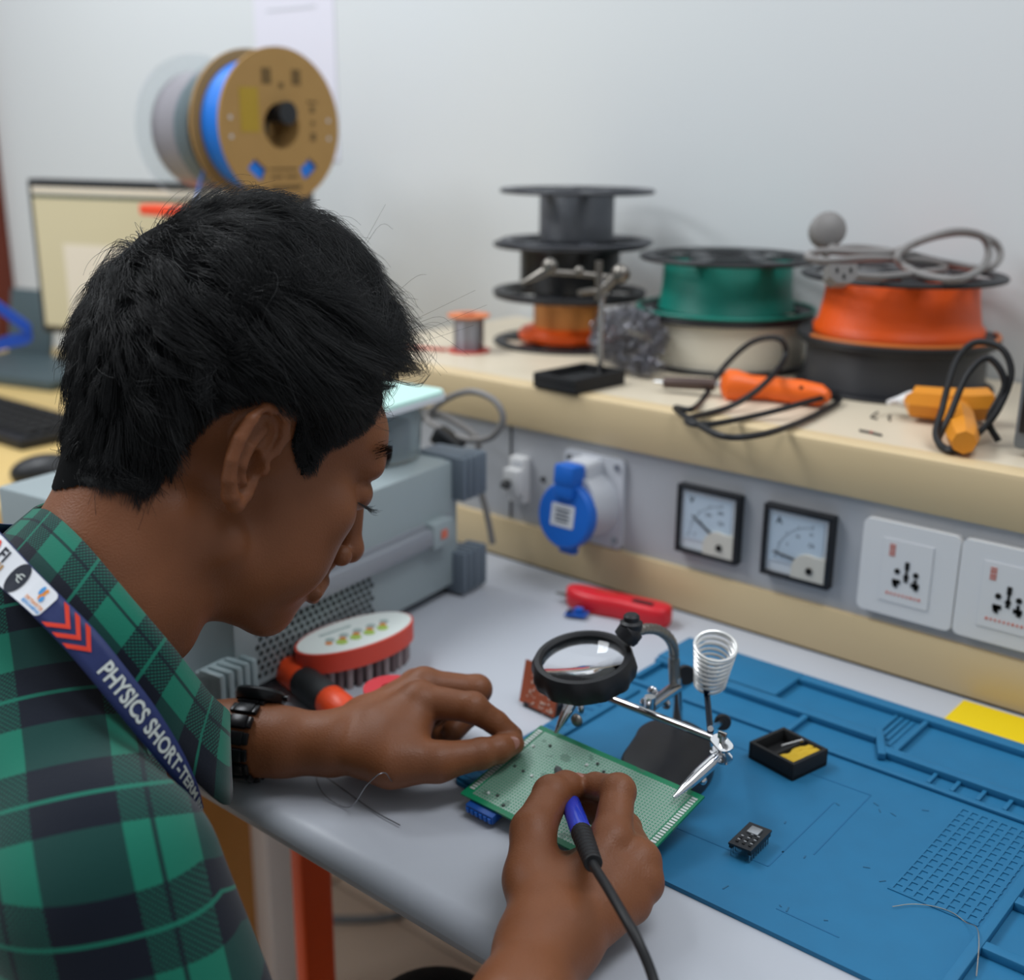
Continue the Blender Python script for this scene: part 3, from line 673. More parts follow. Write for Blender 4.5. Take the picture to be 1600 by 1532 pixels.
# grid pad: shallow square cells between ribs
gm = MB(); P_ = .0079
for i in range(9): gm.box((.303+i*P_*.86, -.2435, ZF+.0004), (.0026, .124, .0008))
for j in range(16): gm.box((.3305, -.3055+j*P_*1.045, ZF+.00035), (.0575, .0026, .0007))
gm.build('grid_relief', 'mat_blue', sm, world=True, smooth=False)
mbx(.363, .370, -.393, -.176, ZF, ZR, 'tray_wall')
for y in (-.272, -.3285, -.2165): mbx(.370, .45, y-.004, y+.004, ZF, ZR, 'tray_divider')
mbx(.45, .457, -.393, -.176, ZF, ZR, 'tray_wall')
def gl(p, q, w=.0011, nm='engraved_line'):
    p, q = Vector((*p, ZF)), Vector((*q, ZF)); d = q-p
    MB().box((p+q)/2, (d.length, w, .0005), R=rotm(0, 0, math.atan2(d.y, d.x))).build(nm, 'mat_line', sm, world=True, smooth=False)
for p, q in (((.02, -.214), (.246, -.208)), ((.246, -.208), (.249, -.304)), ((.230, -.235), (.232, -.316)), ((.02, -.342), (.2325, -.336)), ((.2325, -.336), (.232, -.314)), ((.258, -.372), (.30, -.372))): gl(p, q)
# left ruler strip with slots
mbx(.0015, .024, -.392, -.182, ZF, .0062, 'ruler_strip')
for k in range(18): mbx(.005, .017, -.388+k*.0112, -.3845+k*.0112, .0060, .0066, 'ruler_slot', 0, 'mat_line')
dm = MB(); rr_ = random.Random(3)                     # scuffs: soot stains of their own shape
for k in range(14):
    x, y = rr_.uniform(.19, .30), rr_.uniform(-.38, -.20); L = rr_.uniform(.002, .006)
    dm.box((x, y, ZF+.0002), (L, .0009, .0003), R=rotm(0, 0, rr_.uniform(0, 3)))
do = dm.build('soot_marks', 'mat_dirt', sm, world=True, smooth=False); do['kind'] = 'stuff'

# ------------------------------------------------------------------ grey bench instrument with rubber corners
mat('case_grey', '98a4a7', 0.45, noise=(3, '909c9f', .5)); mat('bumper', '69747f', 0.55); mat('handle_grey', '898d94', 0.45); mat('vent_dark', '2d3436', .8); mat('bumper_pale', '93a4a8', .45)
a, b_ = Vector((-.211, -.435, 0)), Vector((-.259, -.107, 0)); ang = math.atan2(-(b_-a).x, (b_-a).y)
ins = thing('bench_instrument', 'grey bench instrument in a metal case with ribbed rubber corners', 'instrument', tuple((a+b_)/2), ang)
HL = (b_-a).length/2
MB().box((-.15, 0, .0795), (.30, 2*HL-.01, .135), bev=.003).build('case', 'case_grey', ins)
MB().box((.001, .020, .079), (.004, .25, .028), bev=.002).build('handle_recess', 'handle_grey', ins)
MB().box((.006, .005, .079), (.012, .20, .020), bev=.005).build('carry_handle', 'handle_grey', ins)
hb = MB().box((.006, .118, .080), (.014, .034, .028), bev=.003).build('handle_mount', 'case_grey', ins)
MB().box((.0135, .118, .080), (.0008, .010, .009)).build('printed_mark', 'print_red', hb, smooth=False)
vh = MB()
for j in range(8):
    for i in range(20):
        vh.cyl((.0003, -.135+i*.0078+(j % 2)*.0039, .022+j*.0066), (.0012, -.135+i*.0078+(j % 2)*.0039, .022+j*.0066), .0024, n=6)
vo = vh.build('vent_holes', 'vent_dark', ins, smooth=False); vo['kind'] = 'stuff'
def bumper(y, z, sgn, mt):
    for k in range(5):
        MB().box((.004-abs(k-2)*.0006, y+sgn*(-.016+k*.009), z), (.026, .007, .046), bev=.003).build('bumper_rib', mt, ins)
    MB().box((-.004, y+sgn*.003, z), (.024, .042, .040), bev=.004).build('bumper_body', mt, ins)
    MB().box((-.022, y+sgn*.003, z+(.018 if z > .08 else -.018)), (.050, .038, .010), bev=.003).build('bumper_wrap', mt, ins)
bumper(HL+.004, .128, 1, 'bumper'); bumper(HL+.004, .026, 1, 'bumper')
bumper(-HL-.004, .128, -1, 'bumper_pale'); bumper(-HL-.004, .026, -1, 'bumper_pale')
for y in (-.12, .12): MB().cyl((-.27, y, .0), (-.27, y, .013), .01, n=14).build('foot', 'black_rubber', ins)
for y in (-.12, .12): MB().cyl((-.03, y, .0), (-.03, y, .013), .01, n=14).build('foot', 'black_rubber', ins)
# clear tub with mint lid on the instrument
mat('tub_clear', 'c8d4d8', 0.15, trans=0.75, ior=1.15); mat('mint', 'bfe6dd', 0.4); mat('tub_fill', '4a4a66', .6)
tb = thing('plastic_tub', 'clear plastic tub with mint green lid standing on the grey instrument', 'tub', (-.330, -.165, .1475), ang)
MB().lathe([(.046, 0), (.0505, .002), (.054, .062), (.052, .062), (.0485, .004), (.0005, .004)], 4*8, R=None).build('tub', 'tub_clear', tb)
MB().prism([(x, y) for x, y in rrect(.118, .112, .016)], .060, .067).build('lid', 'mint', tb, angle=50)
MB().prism([(x, y) for x, y in rrect(.122, .116, .018)], .058, .0635).build('lid_rim', 'dial_white', tb, angle=50)
MB().prism([(x, y) for x, y in rrect(.064, .064, .01)], .005, .036).build('contents', 'tub_fill', tb, angle=50)
# grey cord looping behind the instrument
cd = thing('power_cord', 'thick grey power cord looping up between instrument and panel', 'cord', (-.30, -.05, 0))
pts = [ony(640, 670, -.04), ony(665, 650, -.04), ony(695, 625, -.045), ony(735, 612, -.05), ony(772, 626, -.05), ony(786, 655, -.05), ony(768, 683, -.05), ony(735, 688, -.05), ony(700, 676, -.05), ony(668, 656, -.045), ony(690, 650, -.035), ony(730, 672, -.03), ony(748, 692, -.03), ony(742, 730, -.03), ony(760, 800, -.03), ony(770, 850, -.03)]
pts = [p-cd.location for p in pts]; MB().tube(spline(pts, 8), .0036, 10).build('cord', 'cable_grey', cd)
p_ = ony(700, 690, -.06)-cd.location; MB().box(p_, (.034, .022, .018), R=rotm(0, .5, .2), bev=.003).build('plug', 'black_plastic', cd)

# ------------------------------------------------------------------ brush, screwdriver, reels, cutter, boards
mat('brush_red', 'd2432f', 0.45); mat('bristle', '6a5a5c', 0.6); mat('bristle_pale', '97898a', .6); mat('brush_white', 'dfe6e2', .35)
mat('pic_orange', 'd9853f', .6); mat('pic_green', 'a5bf5a', .6); mat('pic_grey', '9fb0ad', .6)
p0, p1 = onz(471, 1022, .037), onz(620, 958, .037)
bc = (p0+p1)/2; dd = p1-p0; ba = math.atan2(dd.y, dd.x)-.12
br = thing('oval_brush', 'oval brush with red rim, white picture top and dark bristles', 'brush', (bc.x+.006, bc.y, 0), ba)
def oval(a, b, n=48): return [(a*math.cos(2*math.pi*i/n), b*math.sin(2*math.pi*i/n)) for i in range(n)]
LA, LB = dd.length/2+.003, .031
MB().prism(oval(LA, LB), .021, .0385).build('rim', 'brush_red', br, angle=50)
tp = MB().prism(oval(LA-.002, LB-.002), .0385, .0392).build('top_plate', 'brush_white', br, angle=50)
for k in range(14):
    x = -.032+k*.005; MB().cyl((x, -.004+.006*math.sin(k*2.1), .0392), (x, -.004+.006*math.sin(k*2.1), .0396), .0034+.001*(k % 3), n=10).build('printed_blob', ('pic_orange', 'pic_grey', 'pic_green')[k % 3], tp)
MB().box((-.012, .014, .0394), (.034, .003, .0003)).build('printed_line', 'pic_grey', tp, smooth=False)
for k in range(34):
    a = 2*math.pi*k/34; x, y = (LA-.008)*math.cos(a), (LB-.007)*math.sin(a)
    MB().cyl((x, y, .022), (x*1.01, y*1.01, .0003), .0038, .0030, 8).build('bristle_tuft', 'bristle_pale' if k % 2 else 'bristle', br)
MB().prism(oval(LA-.013, LB-.011), .002, .022).build('inner_bristles', 'bristle', br, angle=50)
mat('tool_orange', 'e2491c', 0.4); mat('tool_black', '222426', 0.6)
s0, s1 = onz(440, 1040, .014), onz(545, 1118, .014); d = (s1-s0)
sd = thing('screwdriver', 'orange and black handled screwdriver lying in front of the instrument', 'screwdriver', (s0.x, s0.y, 0))
def sp_(t): return s0+d*t-sd.location
MB().tube([sp_(-.10), sp_(.02)], .003, 10).build('shaft', 'chrome', sd); MB().sphere(sp_(-.02), .005, 12).build('ferrule', 'chrome', sd)
MB().tube([sp_(.02), sp_(.05), sp_(.12), sp_(.28), sp_(.34)], [.006, .0115, .0130, .0135, .0120], 20).build('handle_nose', 'tool_orange', sd)
MB().tube([sp_(.33), sp_(.36), sp_(.68), sp_(.72)], [.0120, .0142, .0142, .0120], 20).build('rubber_grip', 'tool_black', sd)
MB().tube([sp_(.71), sp_(.74), sp_(.93), sp_(1.0)], [.0120, .0140, .0135, .009], 20).build('handle_cap', 'tool_orange', sd)
MB().sphere(sp_(1.0), .0088, 14).build('cap_socket', 'hole', sd)
q = onz(612, 1078, .042); mat('reel_pink', 'c02c36', .42)
reel('solder_reel', 'red-flanged solder reel standing behind the left hand', (q.x, q.y, 0), .0225, .044, .0175, 'reel_pink')
mat('cut_red', 'cf1f2c', 0.38)
c0, c1 = onz(885, 932, .008), onz(1046, 968, .008); d = c1-c0
kn = thing('box_cutter', 'red box cutter lying under the two dial meters', 'cutter', tuple((c0+c1)/2-Vector((0, 0, .008))), math.atan2(d.y, d.x))
L = d.length
kp = [(-L/2, .004), (-L/2+.012, .0125), (-.012, .0115), (.02, .0125), (L/2-.01, .0125), (L/2, .006), (L/2, -.006), (L/2-.012, -.0115), (.01, -.0105), (-.02, -.0130), (-L/2+.02, -.0120), (-L/2+.004, -.006)]
ks = [(p.x, p.y*1.15) for p in spline([Vector((x, y, 0)) for x, y in kp], 4, closed=True)]
MB().rings([[Vector((x*a, y*b, z)) for x, y in ks] for a, b, z in ((.97, .85, .0005), (1, 1, .005), (1, 1, .015), (.985, .9, .0190), (.95, .7, .0205))]).build('body', 'cut_red', kn, angle=50)
MB().prism([(-L/2-.014, .002), (-L/2+.004, .007), (-L/2+.004, -.004)], .007, .0095).build('blade', 'steel', kn, smooth=False)
for k in range(8): MB().box((-.030+k*.0034, -.0118, .0092), (.0016, .0035, .0135), bev=.0005).build('grip_ridge', 'cut_red', kn)
MB().box((.030, -.0035, .0212), (.022, .006, .0022), bev=.0008).build('slider', 'black_plastic', kn)
MB().box((-.012, .002, .0207), (.026, .004, .0006)).build('embossed_bar', 'reel_red', kn, smooth=False)
mat('pcb_blue', '1c4f9c', .4); mat('chip', '15171a', .4)
q = onz(901, 960, .003); bm_ = thing('sensor_module', 'tiny blue sensor module beside the red box cutter', 'circuit board', (q.x, q.y, 0), .4)
MB().box((0, 0, .0035), (.022, .016, .0016)).build('board', 'pcb_blue', bm_, smooth=False)
MB().box((.002, .002, .0068), (.008, .006, .005), bev=.0006).build('trimmer', 'cee_blue', bm_); MB().box((-.007, -.001, .0055), (.005, .004, .0024)).build('chip', 'chip', bm_, smooth=False)
for k in range(4): MB().box((.010, -.006+k*.004, .0015), (.0012, .0012, .003)).build('pin', 'steel', bm_, smooth=False)
# copper etched board leaning by the mat
mat('copper', 'a8583c', 0.42, metal=.35, noise=(90, '8d4a34', .7)); mat('pcb_brown', '3f3a38', .6); mat('tin_dot', 'b8a294', .35, metal=.6)
A_, B_, C_ = onz(803, 1040, .030), onz(866, 1118, .006), onz(812, 1092, .004)
cb = thing('copper_board', 'etched copper circuit board propped on the desk beside the magnifier', 'circuit board', (-.012, -.292, 0))
o_ = Vector(cb.location); E1 = (onz(866, 1120, .004)-onz(812, 1094, .004)); nrm = Vector((-E1.y, E1.x, 0)).normalized()
base0 = onz(812, 1096, .003)-o_; E1n = E1.normalized(); up_ = (Vector((0, 0, .92))+nrm*.30-E1n*.10).normalized(); thick = E1n.cross(up_).normalized()
def cbp(a, b, c): return base0+E1n*a+up_*b+thick*c
Lb, Hb = E1.length, .036
MB().add([cbp(a, b, c) for c in (-.0008, .0008) for a, b in ((0, 0), (Lb, 0), (Lb, Hb), (0, Hb))], [(3, 2, 1, 0), (4, 5, 6, 7), (0, 1, 5, 4), (1, 2, 6, 5), (2, 3, 7, 6), (3, 0, 4, 7)]).build('board', 'copper', cb, smooth=False)
MB().add([cbp(a, b, c) for c in (-.0024, -.0009) for a, b in ((0, 0), (Lb, 0), (Lb, Hb), (0, Hb))], [(3, 2, 1, 0), (4, 5, 6, 7), (0, 1, 5, 4), (1, 2, 6, 5), (2, 3, 7, 6), (3, 0, 4, 7)]).build('laminate', 'pcb_brown', cb, smooth=False)
td = MB(); rr_ = random.Random(9)
for k in range(60): td.sphere(cbp(rr_.uniform(.2, .97)*Lb, rr_.uniform(.06, .9)*Hb, .001), rr_.uniform(.0006, .0012), 6)
to = td.build('solder_dots', 'tin_dot', cb); to['kind'] = 'stuff'
MB().box(cbp(Lb*.35, .0, -.006)+Vector((0, 0, .001)), (.018, .012, .006)).build('chip', 'chip', cb, smooth=False)
MB().box(cbp(Lb*.8, .003, -.008)+Vector((0, 0, .002)), (.012, .012, .010)).build('terminal_block', 'chip', cb, smooth=False)
# yellow sheet by the panel
mat('yellow_sheet', 'e2c40a', 0.5)
ys = MB().box((.34, -.032, .0012), (.20, .050, .0016)).build('yellow_sheet', 'yellow_sheet', smooth=False); tag(ys, 'bright yellow sheet tucked between the blue mat and the cream rail', 'sheet')
# tip tray with sponge
mat('sponge', 'c9a52c', 0.9, bump=(400, .6, .002))
tc = [onz(*p, .016) for p in ((1173, 1163), (1243, 1200), (1291, 1172), (1222, 1139))]; cc = sum(tc, Vector())/4; d = tc[1]-tc[0]
tr = thing('tip_tray', 'square black tip tray with yellow sponge standing on the blue mat', 'tray', (cc.x, cc.y, ZF), math.atan2(d.y, d.x)-.0)
TW, TD = (tc[1]-tc[0]).length, (tc[2]-tc[1]).length
mb = MB(); mb.box((0, 0, .002), (TW, TD, .004), bev=.0008)
for cx, cy, w, h in ((-TW/2+.0016, 0, .0032, TD), (TW/2-.0016, 0, .0032, TD), (0, -TD/2+.0016, TW-.006, .0032), (0, TD/2-.0016, TW-.006, .0032), (.002, 0, .0022, TD-.006)): mb.box((cx, cy, .0075), (w, h, .0135), bev=.0006)
mb.build('tray', 'black_matte', tr)
mb = MB(); n_ = 9
gv = [(.0045+i*(TW/2-.0085)/8, -TD/2+.004+j*(TD-.008)/8, .0085+.0012*math.sin(i*1.7)*math.cos(j*1.3)) for j in range(9) for i in range(9)]
mb.add(gv, [(j*9+i, j*9+i+1, j*9+i+10, j*9+i+9) for j in range(8) for i in range(8)]); so_ = mb.build('sponge', 'sponge', tr)
sdm = so_.modifiers.new('s', 'SOLIDIFY'); sdm.thickness = .004
MB().cyl((-.009, .004, .008), (.004, .012, .0165), .0012, n=8).build('spare_tip', 'steel', tr)
# microcontroller module
mat('pcb_black', '1c1f24', .4); mat('shield', 'a9adb2', .35, metal=.7)
mc = [onz(*p, .013) for p in ((1145, 1320), (1167, 1332), (1199, 1300), (1177, 1286))]; cc = sum(mc, Vector())/4; d = mc[2]-mc[1]
mu = thing('microcontroller_module', 'tiny black microcontroller module on pin headers on the blue mat', 'circuit board', (cc.x, cc.y, ZF), math.atan2(d.y, d.x))
ML, MWd = d.length+.001, (mc[1]-mc[0]).length+.005
MB().box((0, 0, .0098), (ML, MWd, .0014)).build('board', 'pcb_black', mu, smooth=False)
MB().box((.0065, 0, .0112), (.0085, .008, .0014), bev=.0003).build('metal_shield', 'shield', mu)
for k in range(16): MB().box((-.011+(k % 6)*.0026, -.005+(k//6)*.0046, .0108), (.0012, .0018, .0008)).build('component', 'shield' if k % 2 else 'chip', mu, smooth=False)
for s in (-1, 1):
    MB().box((0, s*(MWd/2-.0014), .0075), (ML-.002, .0024, .0025)).build('pin_header', 'chip', mu, smooth=False)
    for k in range(9): MB().box((-ML/2+.002+k*(ML-.004)/8, s*(MWd/2-.0014), .0032), (.0007, .0007, .0062)).build('pin', 'steel', mu, smooth=False)
# hair-thin wires
mat('thin_wire', 'a89a88', .3, metal=.8); mat('solder_wire', 'a5a5aa', .3, metal=.9)
Gx = lambda x, y: onz(1380+x/5.245, 1240+y/5.245, ZF+.0015)
w = MB(); pts = spline([Gx(75, 930), Gx(230, 910), Gx(400, 925), Gx(560, 975), Gx(680, 1060), Gx(755, 1170)+Vector((0, 0, .006)), Gx(775, 1300)+Vector((0, 0, .006)), Gx(765, 1500)], 8)
o = w.tube(pts, .00025, 5).build('wire_strand', 'thin_wire', loc=pts[0]); tag(o, 'hair-thin copper wire curling over the mat grid', 'wire')
# ------------------------------------------------------------------ magnifier stand (helping hand)
mat('cast_black', '1c1d22', 0.38); mat('lens_rim', '17181c', 0.5); mat('gooseneck', '8d8983', 0.35, metal=.9); mat('rod_blue', '2b3a4c', 0.25, metal=.9); mat('wire_white', 'dcdcda', 0.3, metal=.3)
m = mat('lens_glass', 'ffffff', 0.01, trans=1.0, ior=1.5)
PB = Vector((.090, -.234, 0))
mg = thing('magnifier_stand', 'helping-hand magnifier stand with black lens ring, gooseneck and crossbar on the mat', 'magnifier', (PB.x, PB.y, ZF))
def L2(v): return Vector(v)-Vector(mg.location)
hN = Vector((FWD.x, FWD.y, 0)).normalized()
def hp(x, y, dd=0.0):
    d = ray(x, y); return L2(CAM+d*(((PB-CAM).dot(hN)+dd)/d.dot(hN)))
ol = [(972, 1183), (984, 1162), (992, 1150), (1001, 1135), (1024, 1124), (1060, 1123), (1086, 1132), (1106, 1147), (1110, 1166), (1112, 1190), (1094, 1216), (1062, 1232), (1020, 1228), (985, 1205)]
w0 = [onz(x, y, .016) for x, y in ol]; cx = sum(w0, Vector())/len(w0)
sm_ = spline(w0, 4, closed=True)
def ringz(s, z): return [L2(Vector((cx.x+(p.x-cx.x)*s, cx.y+(p.y-cx.y)*s, z))) for p in sm_]
MB().rings([ringz(1.05, ZF+.0003), ringz(1.06, .006), ringz(1.03, .0125), ringz(1.0, .0155), ringz(.96, .016)]).build('base', 'cast_black', mg, angle=60)
MB().cyl(hp(1060, 1152), hp(1057, 1058), .0042, n=18).build('post', 'chrome', mg)
MB().tube([hp(1054, 1066), hp(1053, 1030)], .0046, 16).build('gooseneck_sleeve', 'gooseneck', mg)
LZ = atd(912, 1040, .865); gz = [hp(1053, 1032), hp(1052, 1012, -.004), hp(1044, 996, -.012), hp(1028, 985, -.022), hp(1010, 983, -.032), hp(994, 987, -.040)]
gp = spline(gz, 8); MB().tube(gp, [.0040+.00035*math.sin(i*2.2) for i in range(len(gp))], 12).build('gooseneck', 'gooseneck', mg)
# lens ring: nearly level, tipped slightly to the camera
nz = (Vector((0, 0, 1))*.975-hN*.13-Vector((RGT.x, RGT.y, 0))*.13).normalized(); lx, ly, lz = frame(nz); RLn = Matrix((lx, ly, lz)).transposed()
lc = L2(LZ); n_ = 72
def lr(r, z, wob=0): return [lc+RLn @ Vector(((r+wob*math.cos(12*2*math.pi*j/n_/1.0))*math.cos(2*math.pi*j/n_), (r+wob*math.cos(12*2*math.pi*j/n_))*math.sin(2*math.pi*j/n_), z)) for j in range(n_)]
MB().rings([lr(.0305, .0065), lr(.0325, .0085), lr(.0360, .0080), lr(.0380, .0040, .0006), lr(.0388, -.002, .0012), lr(.0372, -.0095, .0010), lr(.0345, -.0115), lr(.0305, -.009)], cap=False, closed=True).build('lens_ring', 'lens_rim', mg)
pr_ = [(.0005, .0072)]+[(r, .0072-.0032*(r/.0306)**2) for r in (.01, .02, .027, .0306)]+[(r, -.0030+.0032*(r/.0306)**2-.0032+.0032) for r in (.0306, .027, .02, .01)]+[(.0005, -.0030)]
MB().lathe(pr_, 64, c=lc, R=RLn).build('lens', 'lens_glass', mg, angle=60)
e = hp(994, 987, -.040); rimp = lc+(e-lc).normalized()*.036
MB().tube([rimp, (rimp+e)/2+Vector((0, 0, .003)), e, e+(e-rimp)*.15], [.009, .0105, .0085, .006], 16).build('lens_holder', 'lens_rim', mg)
kn_ = (rimp*.45+e*.55); MB().lathe([(.008, .004), (.0085, .010), (.006, .0115), (.006, .015), (.0045, .0165), (.0005, .0168)], 24, c=kn_).build('tension_knob', 'lens_rim', mg)
# crossbar and clamps
b0, b1 = L2(onz(878, 1063, .058)), L2(onz(1114, 1154, .058))
MB().tube([b0, b1], .0030, 14).build('cross_bar', 'chrome', mg)
j0 = L2(onz(1015, 1104, .058)); j1 = hp(1056, 1074)
MB().tube([j1, (j0+j1)/2, j0], [.0052, .0046, .0052], 12).build('bar_clamp', 'chrome', mg)
MB().cyl(j0-Vector((0, 0, .006)), j0+Vector((0, 0, .008)), .0042, n=12).build('clamp_block', 'chrome', mg)
for (x, y, dx) in ((1020, 1082, -.02), (1008, 1100, -.03), (1048, 1080, -.01), (1040, 1100, -.018)): MB().sphere(hp(x, y, dx), .0048, 12, sc=(1, .5, 1)).build('wing_nut', 'chrome', mg)
for (x, y, dx) in ((1071, 1055, .006),): MB().lathe([(.0075, -.003), (.0082, 0), (.0075, .003)], 20, c=hp(x, y, dx), R=rotm(math.radians(80), 0, .7)).build('thumb_screw', 'black_plastic', mg)
# far-end clip over the board
def plate(c, a, name='joint_plate'):
    MB().prism([(x, y) for x, y in rrect(.020, .011, .0052)], -.0009, .0009, R=rotm(.25, .12, a), c=c).build(name, 'chrome', mg)
p0 = L2(onz(1128, 1162, .060)); plate(p0, -.5); plate(p0-Vector((0, 0, .009)), -.5)
MB().cyl(p0+Vector((0, 0, .006)), p0-Vector((0, 0, .014)), .0022, n=10).build('joint_screw', 'steel', mg)
MB().box(p0+Vector((0, 0, .006)), (.007, .0025, .006), bev=.001).build('wing_nut', 'steel', mg)
c0 = L2(onz(1112, 1192, .047)); c1 = L2(onz(1053, 1247, .0345))
dv = (c1-c0)
MB().tube([p0-Vector((0, 0, .010)), c0-dv*.12], .0042, 12).build('clip_socket', 'chrome', mg)
MB().tube([c0-dv*.12, c0, c0+dv*.35, c0+dv*.75, c1], [.0046, .0048, .0046, .0032, .0012], 10).build('alligator_clip', 'chrome', mg)
MB().sphere(L2(onz(1098, 1220, .036)), .0032, 12).build('clip_rivet', 'chrome', mg)
# near-lens clip
d0, d1 = L2(onz(893, 1100, .055)), L2(onz(868, 1146, .0345))
MB().tube([b0+(b1-b0)*.05, L2(onz(886, 1088, .060)), d0], .0040, 10).build('clip_socket', 'chrome', mg)
MB().cyl(d0-(d1-d0)*.1, d0+(d1-d0)*.28, .0042, n=14).build('clip_sleeve', 'chrome', mg)
MB().tube([d0+(d1-d0)*.25, d0+(d1-d0)*.6, d1], [.0040, .0034, .0012], 10).build('alligator_clip', 'chrome', mg)
MB().sphere(L2(onz(901, 1126, .045)), .0052, 14, sc=(1, .6, 1)).build('wing_nut', 'gooseneck', mg); MB().sphere(L2(onz(908, 1108, .05)), .0042, 12, sc=(.6, .6, 1.2)).build('wing_nut', 'chrome', mg)
# iron rest: rod and white spring coil
r0, r1 = L2(onz(1110, 1143, .062)), None
ca = (Vector((0, 0, 1))*.93-hN*.37).normalized(); cbt = L2(atd(1108, 1072, .895)); u_, v_, w_ = frame(ca)
MB().tube([r0, L2(atd(1105, 1090, .885)), L2(atd(1100, 1040, .875))], .0024, 10).build('rest_rod', 'rod_blue', mg)
MB().sphere(L2(atd(1100, 1036, .874)), .0028, 10).build('rod_cap', 'wire_white', mg)
cp = [cbt+ca*(.043*t)+(u_*math.cos(2*math.pi*8.5*t)+v_*math.sin(2*math.pi*8.5*t))*(.0108+.0046*t) for t in np.linspace(0, 1, 190)]
tp_ = [cbt+ca*.0435+(u_*math.cos(a)+v_*math.sin(a))*.0155 for a in np.linspace(2*math.pi*.5, 2*math.pi*1.5, 30)]
MB().tube(cp+tp_, .0013, 7).build('spring_coil', 'wire_white', mg)
MB().lathe([(.006, -.0025), (.0068, 0), (.006, .0025)], 20, c=L2(atd(1129, 1129, .90)), R=rotm(math.radians(80), 0, .7)).build('thumb_screw', 'black_plastic', mg)
MB().tube([r0+Vector((0, 0, .002)), L2(atd(1129, 1129, .90))], .0022, 8).build('rod_clamp', 'chrome', mg)

# ------------------------------------------------------------------ green perfboard
A, B, D = onz(845, 1135, .032), onz(1101, 1246, .032), onz(737, 1250, .0125)
e1 = (B-A).normalized(); e2 = (D-A); e2 = (e2-e1*e2.dot(e1)); PLb = (B-A).length; PWb = e2.length; e2.normalize(); e3 = e1.cross(e2)
if e3.z < 0: e3 = -e3
PM = Matrix((e1, -e2, e3)).transposed(); PC = (A+B)/2+e2*PWb/2
pf = thing('perfboard', 'green perforated circuit board held between clips and hand above the mat', 'circuit board', tuple(PC), rot=PM.to_euler())
m = mat('perf_green', '0f7a52', .38); t = NT(m); tcn = t.node('ShaderNodeTexCoord'); sx = t.node('ShaderNodeSeparateXYZ'); t.link(tcn.outputs['Object'], sx.inputs[0])
PIT = .00254
def cellc(o): return t.math('SUBTRACT', t.math('FRACT', t.math('MULTIPLY', o, 1/PIT)), .5)
xx, yy = cellc(sx.outputs[0]), cellc(sx.outputs[1])
dd_ = t.math('SQRT', t.math('ADD', t.math('MULTIPLY', xx, xx), t.math('MULTIPLY', yy, yy)))
pad = t.math('LESS_THAN', dd_, .43); hole = t.math('LESS_THAN', dd_, .15)
inb = t.math('MULTIPLY', t.math('LESS_THAN', t.math('ABSOLUTE', sx.outputs[0]), PLb/2-.0075), t.math('LESS_THAN', t.math('ABSOLUTE', sx.outputs[1]), PWb/2-.0045))
pad = t.math('MULTIPLY', pad, inb); hole = t.math('MULTIPLY', hole, inb)
nz_ = t.node('ShaderNodeTexNoise', i_Scale=70.0, i_Detail=4.0); t.link(tcn.outputs['Object'], nz_.inputs['Vector'])
st_ = t.math('MULTIPLY', t.math('GREATER_THAN', nz_.outputs['Fac'], .62), .55)
c1_ = t.mix(pad, t.mix(inb, srgb('0f7a52'), srgb('3a8467')), srgb('a3b8ac')); c2_ = t.mix(hole, c1_, srgb('3a4a44')); c3_ = t.mix(st_, c2_, srgb('4d6a5c'))
t.link(c3_, t.bsdf.inputs['Base Color']); t.link(t.math('MULTIPLY', pad, .55), t.bsdf.inputs['Metallic'])
MB().box((0, 0, 0), (PLb, PWb, .0016)).build('board', 'perf_green', pf, smooth=False)
mat('tin', 'c9cfcc', .35, metal=.35)
for s in (-1, 1):
    for k in range(30):
        MB().box((s*(PLb/2-.0042), -PWb/2+.006+k*(PWb-.012)/29, .0010), (.0044, .0017, .0004)).build('edge_contact', 'tin', pf, smooth=False) if k else None
mat('joint_dark', '3b4440', .4)
for k, (fx, fy) in enumerate(((-.42, .25), (-.40, -.02), (-.34, -.03), (-.28, -.04), (-.22, -.05), (-.35, .33), (-.10, .30), (-.06, .36), (.0, .31), (-.38, -.38), (-.33, -.36), (-.26, -.42))):
    MB().sphere((fx*PLb, fy*PWb, .0012), .0014, 8, sc=(1, 1, .7)).build('solder_joint', 'joint_dark' if k % 3 else 'tin', pf)
MB().box((-PLb/2+.022, -PWb/2+.004, -.0048), (.026, .018, .0066), bev=.0006).build('blue_module', 'pcb_blue', pf)
for k in range(6): MB().box((-PLb/2+.0115+k*.0042, -PWb/2-.0055, -.0052), (.0026, .0012, .004)).build('screw_terminal', 'cee_blue', pf, smooth=False)
MB().box((-PLb/2+.075, -PWb/2+.042, -.0055), (.055, .030, .008), bev=.0006).build('dark_module', 'chip', pf)

# ------------------------------------------------------------------ soldering iron in the right hand
mat('grip_blue', '1c3cc0', .25, coat=.4); mat('iron_grey', '55585a', .45, metal=.5)
I1 = atd(927, 1350, .660); It = atd(869, 1197, .832)
iron = thing('soldering_pencil', 'slim soldering pencil with blue grip and black cable held over the board', 'soldering iron', tuple(It))
def iq(t): return (I1-It)*t
IL = (I1-It).length
MB().tube([iq(.0), iq(.06)], [.0006, .0022], 10).build('tip', 'steel', iron)
MB().tube([iq(.05), iq(.07), iq(.36)], [.0026, .0031, .0034], 16).build('heater_barrel', 'iron_grey', iron)
MB().tube([iq(.33), iq(.36), iq(.42)], [.0046, .0062, .0062], 18).build('collar', 'black_rubber', iron)
MB().tube([iq(.41), iq(.44), iq(.60), iq(.72), iq(.735)], [.0056, .0064, .0066, .0064, .0058], 22).build('blue_grip', 'grip_blue', iron)
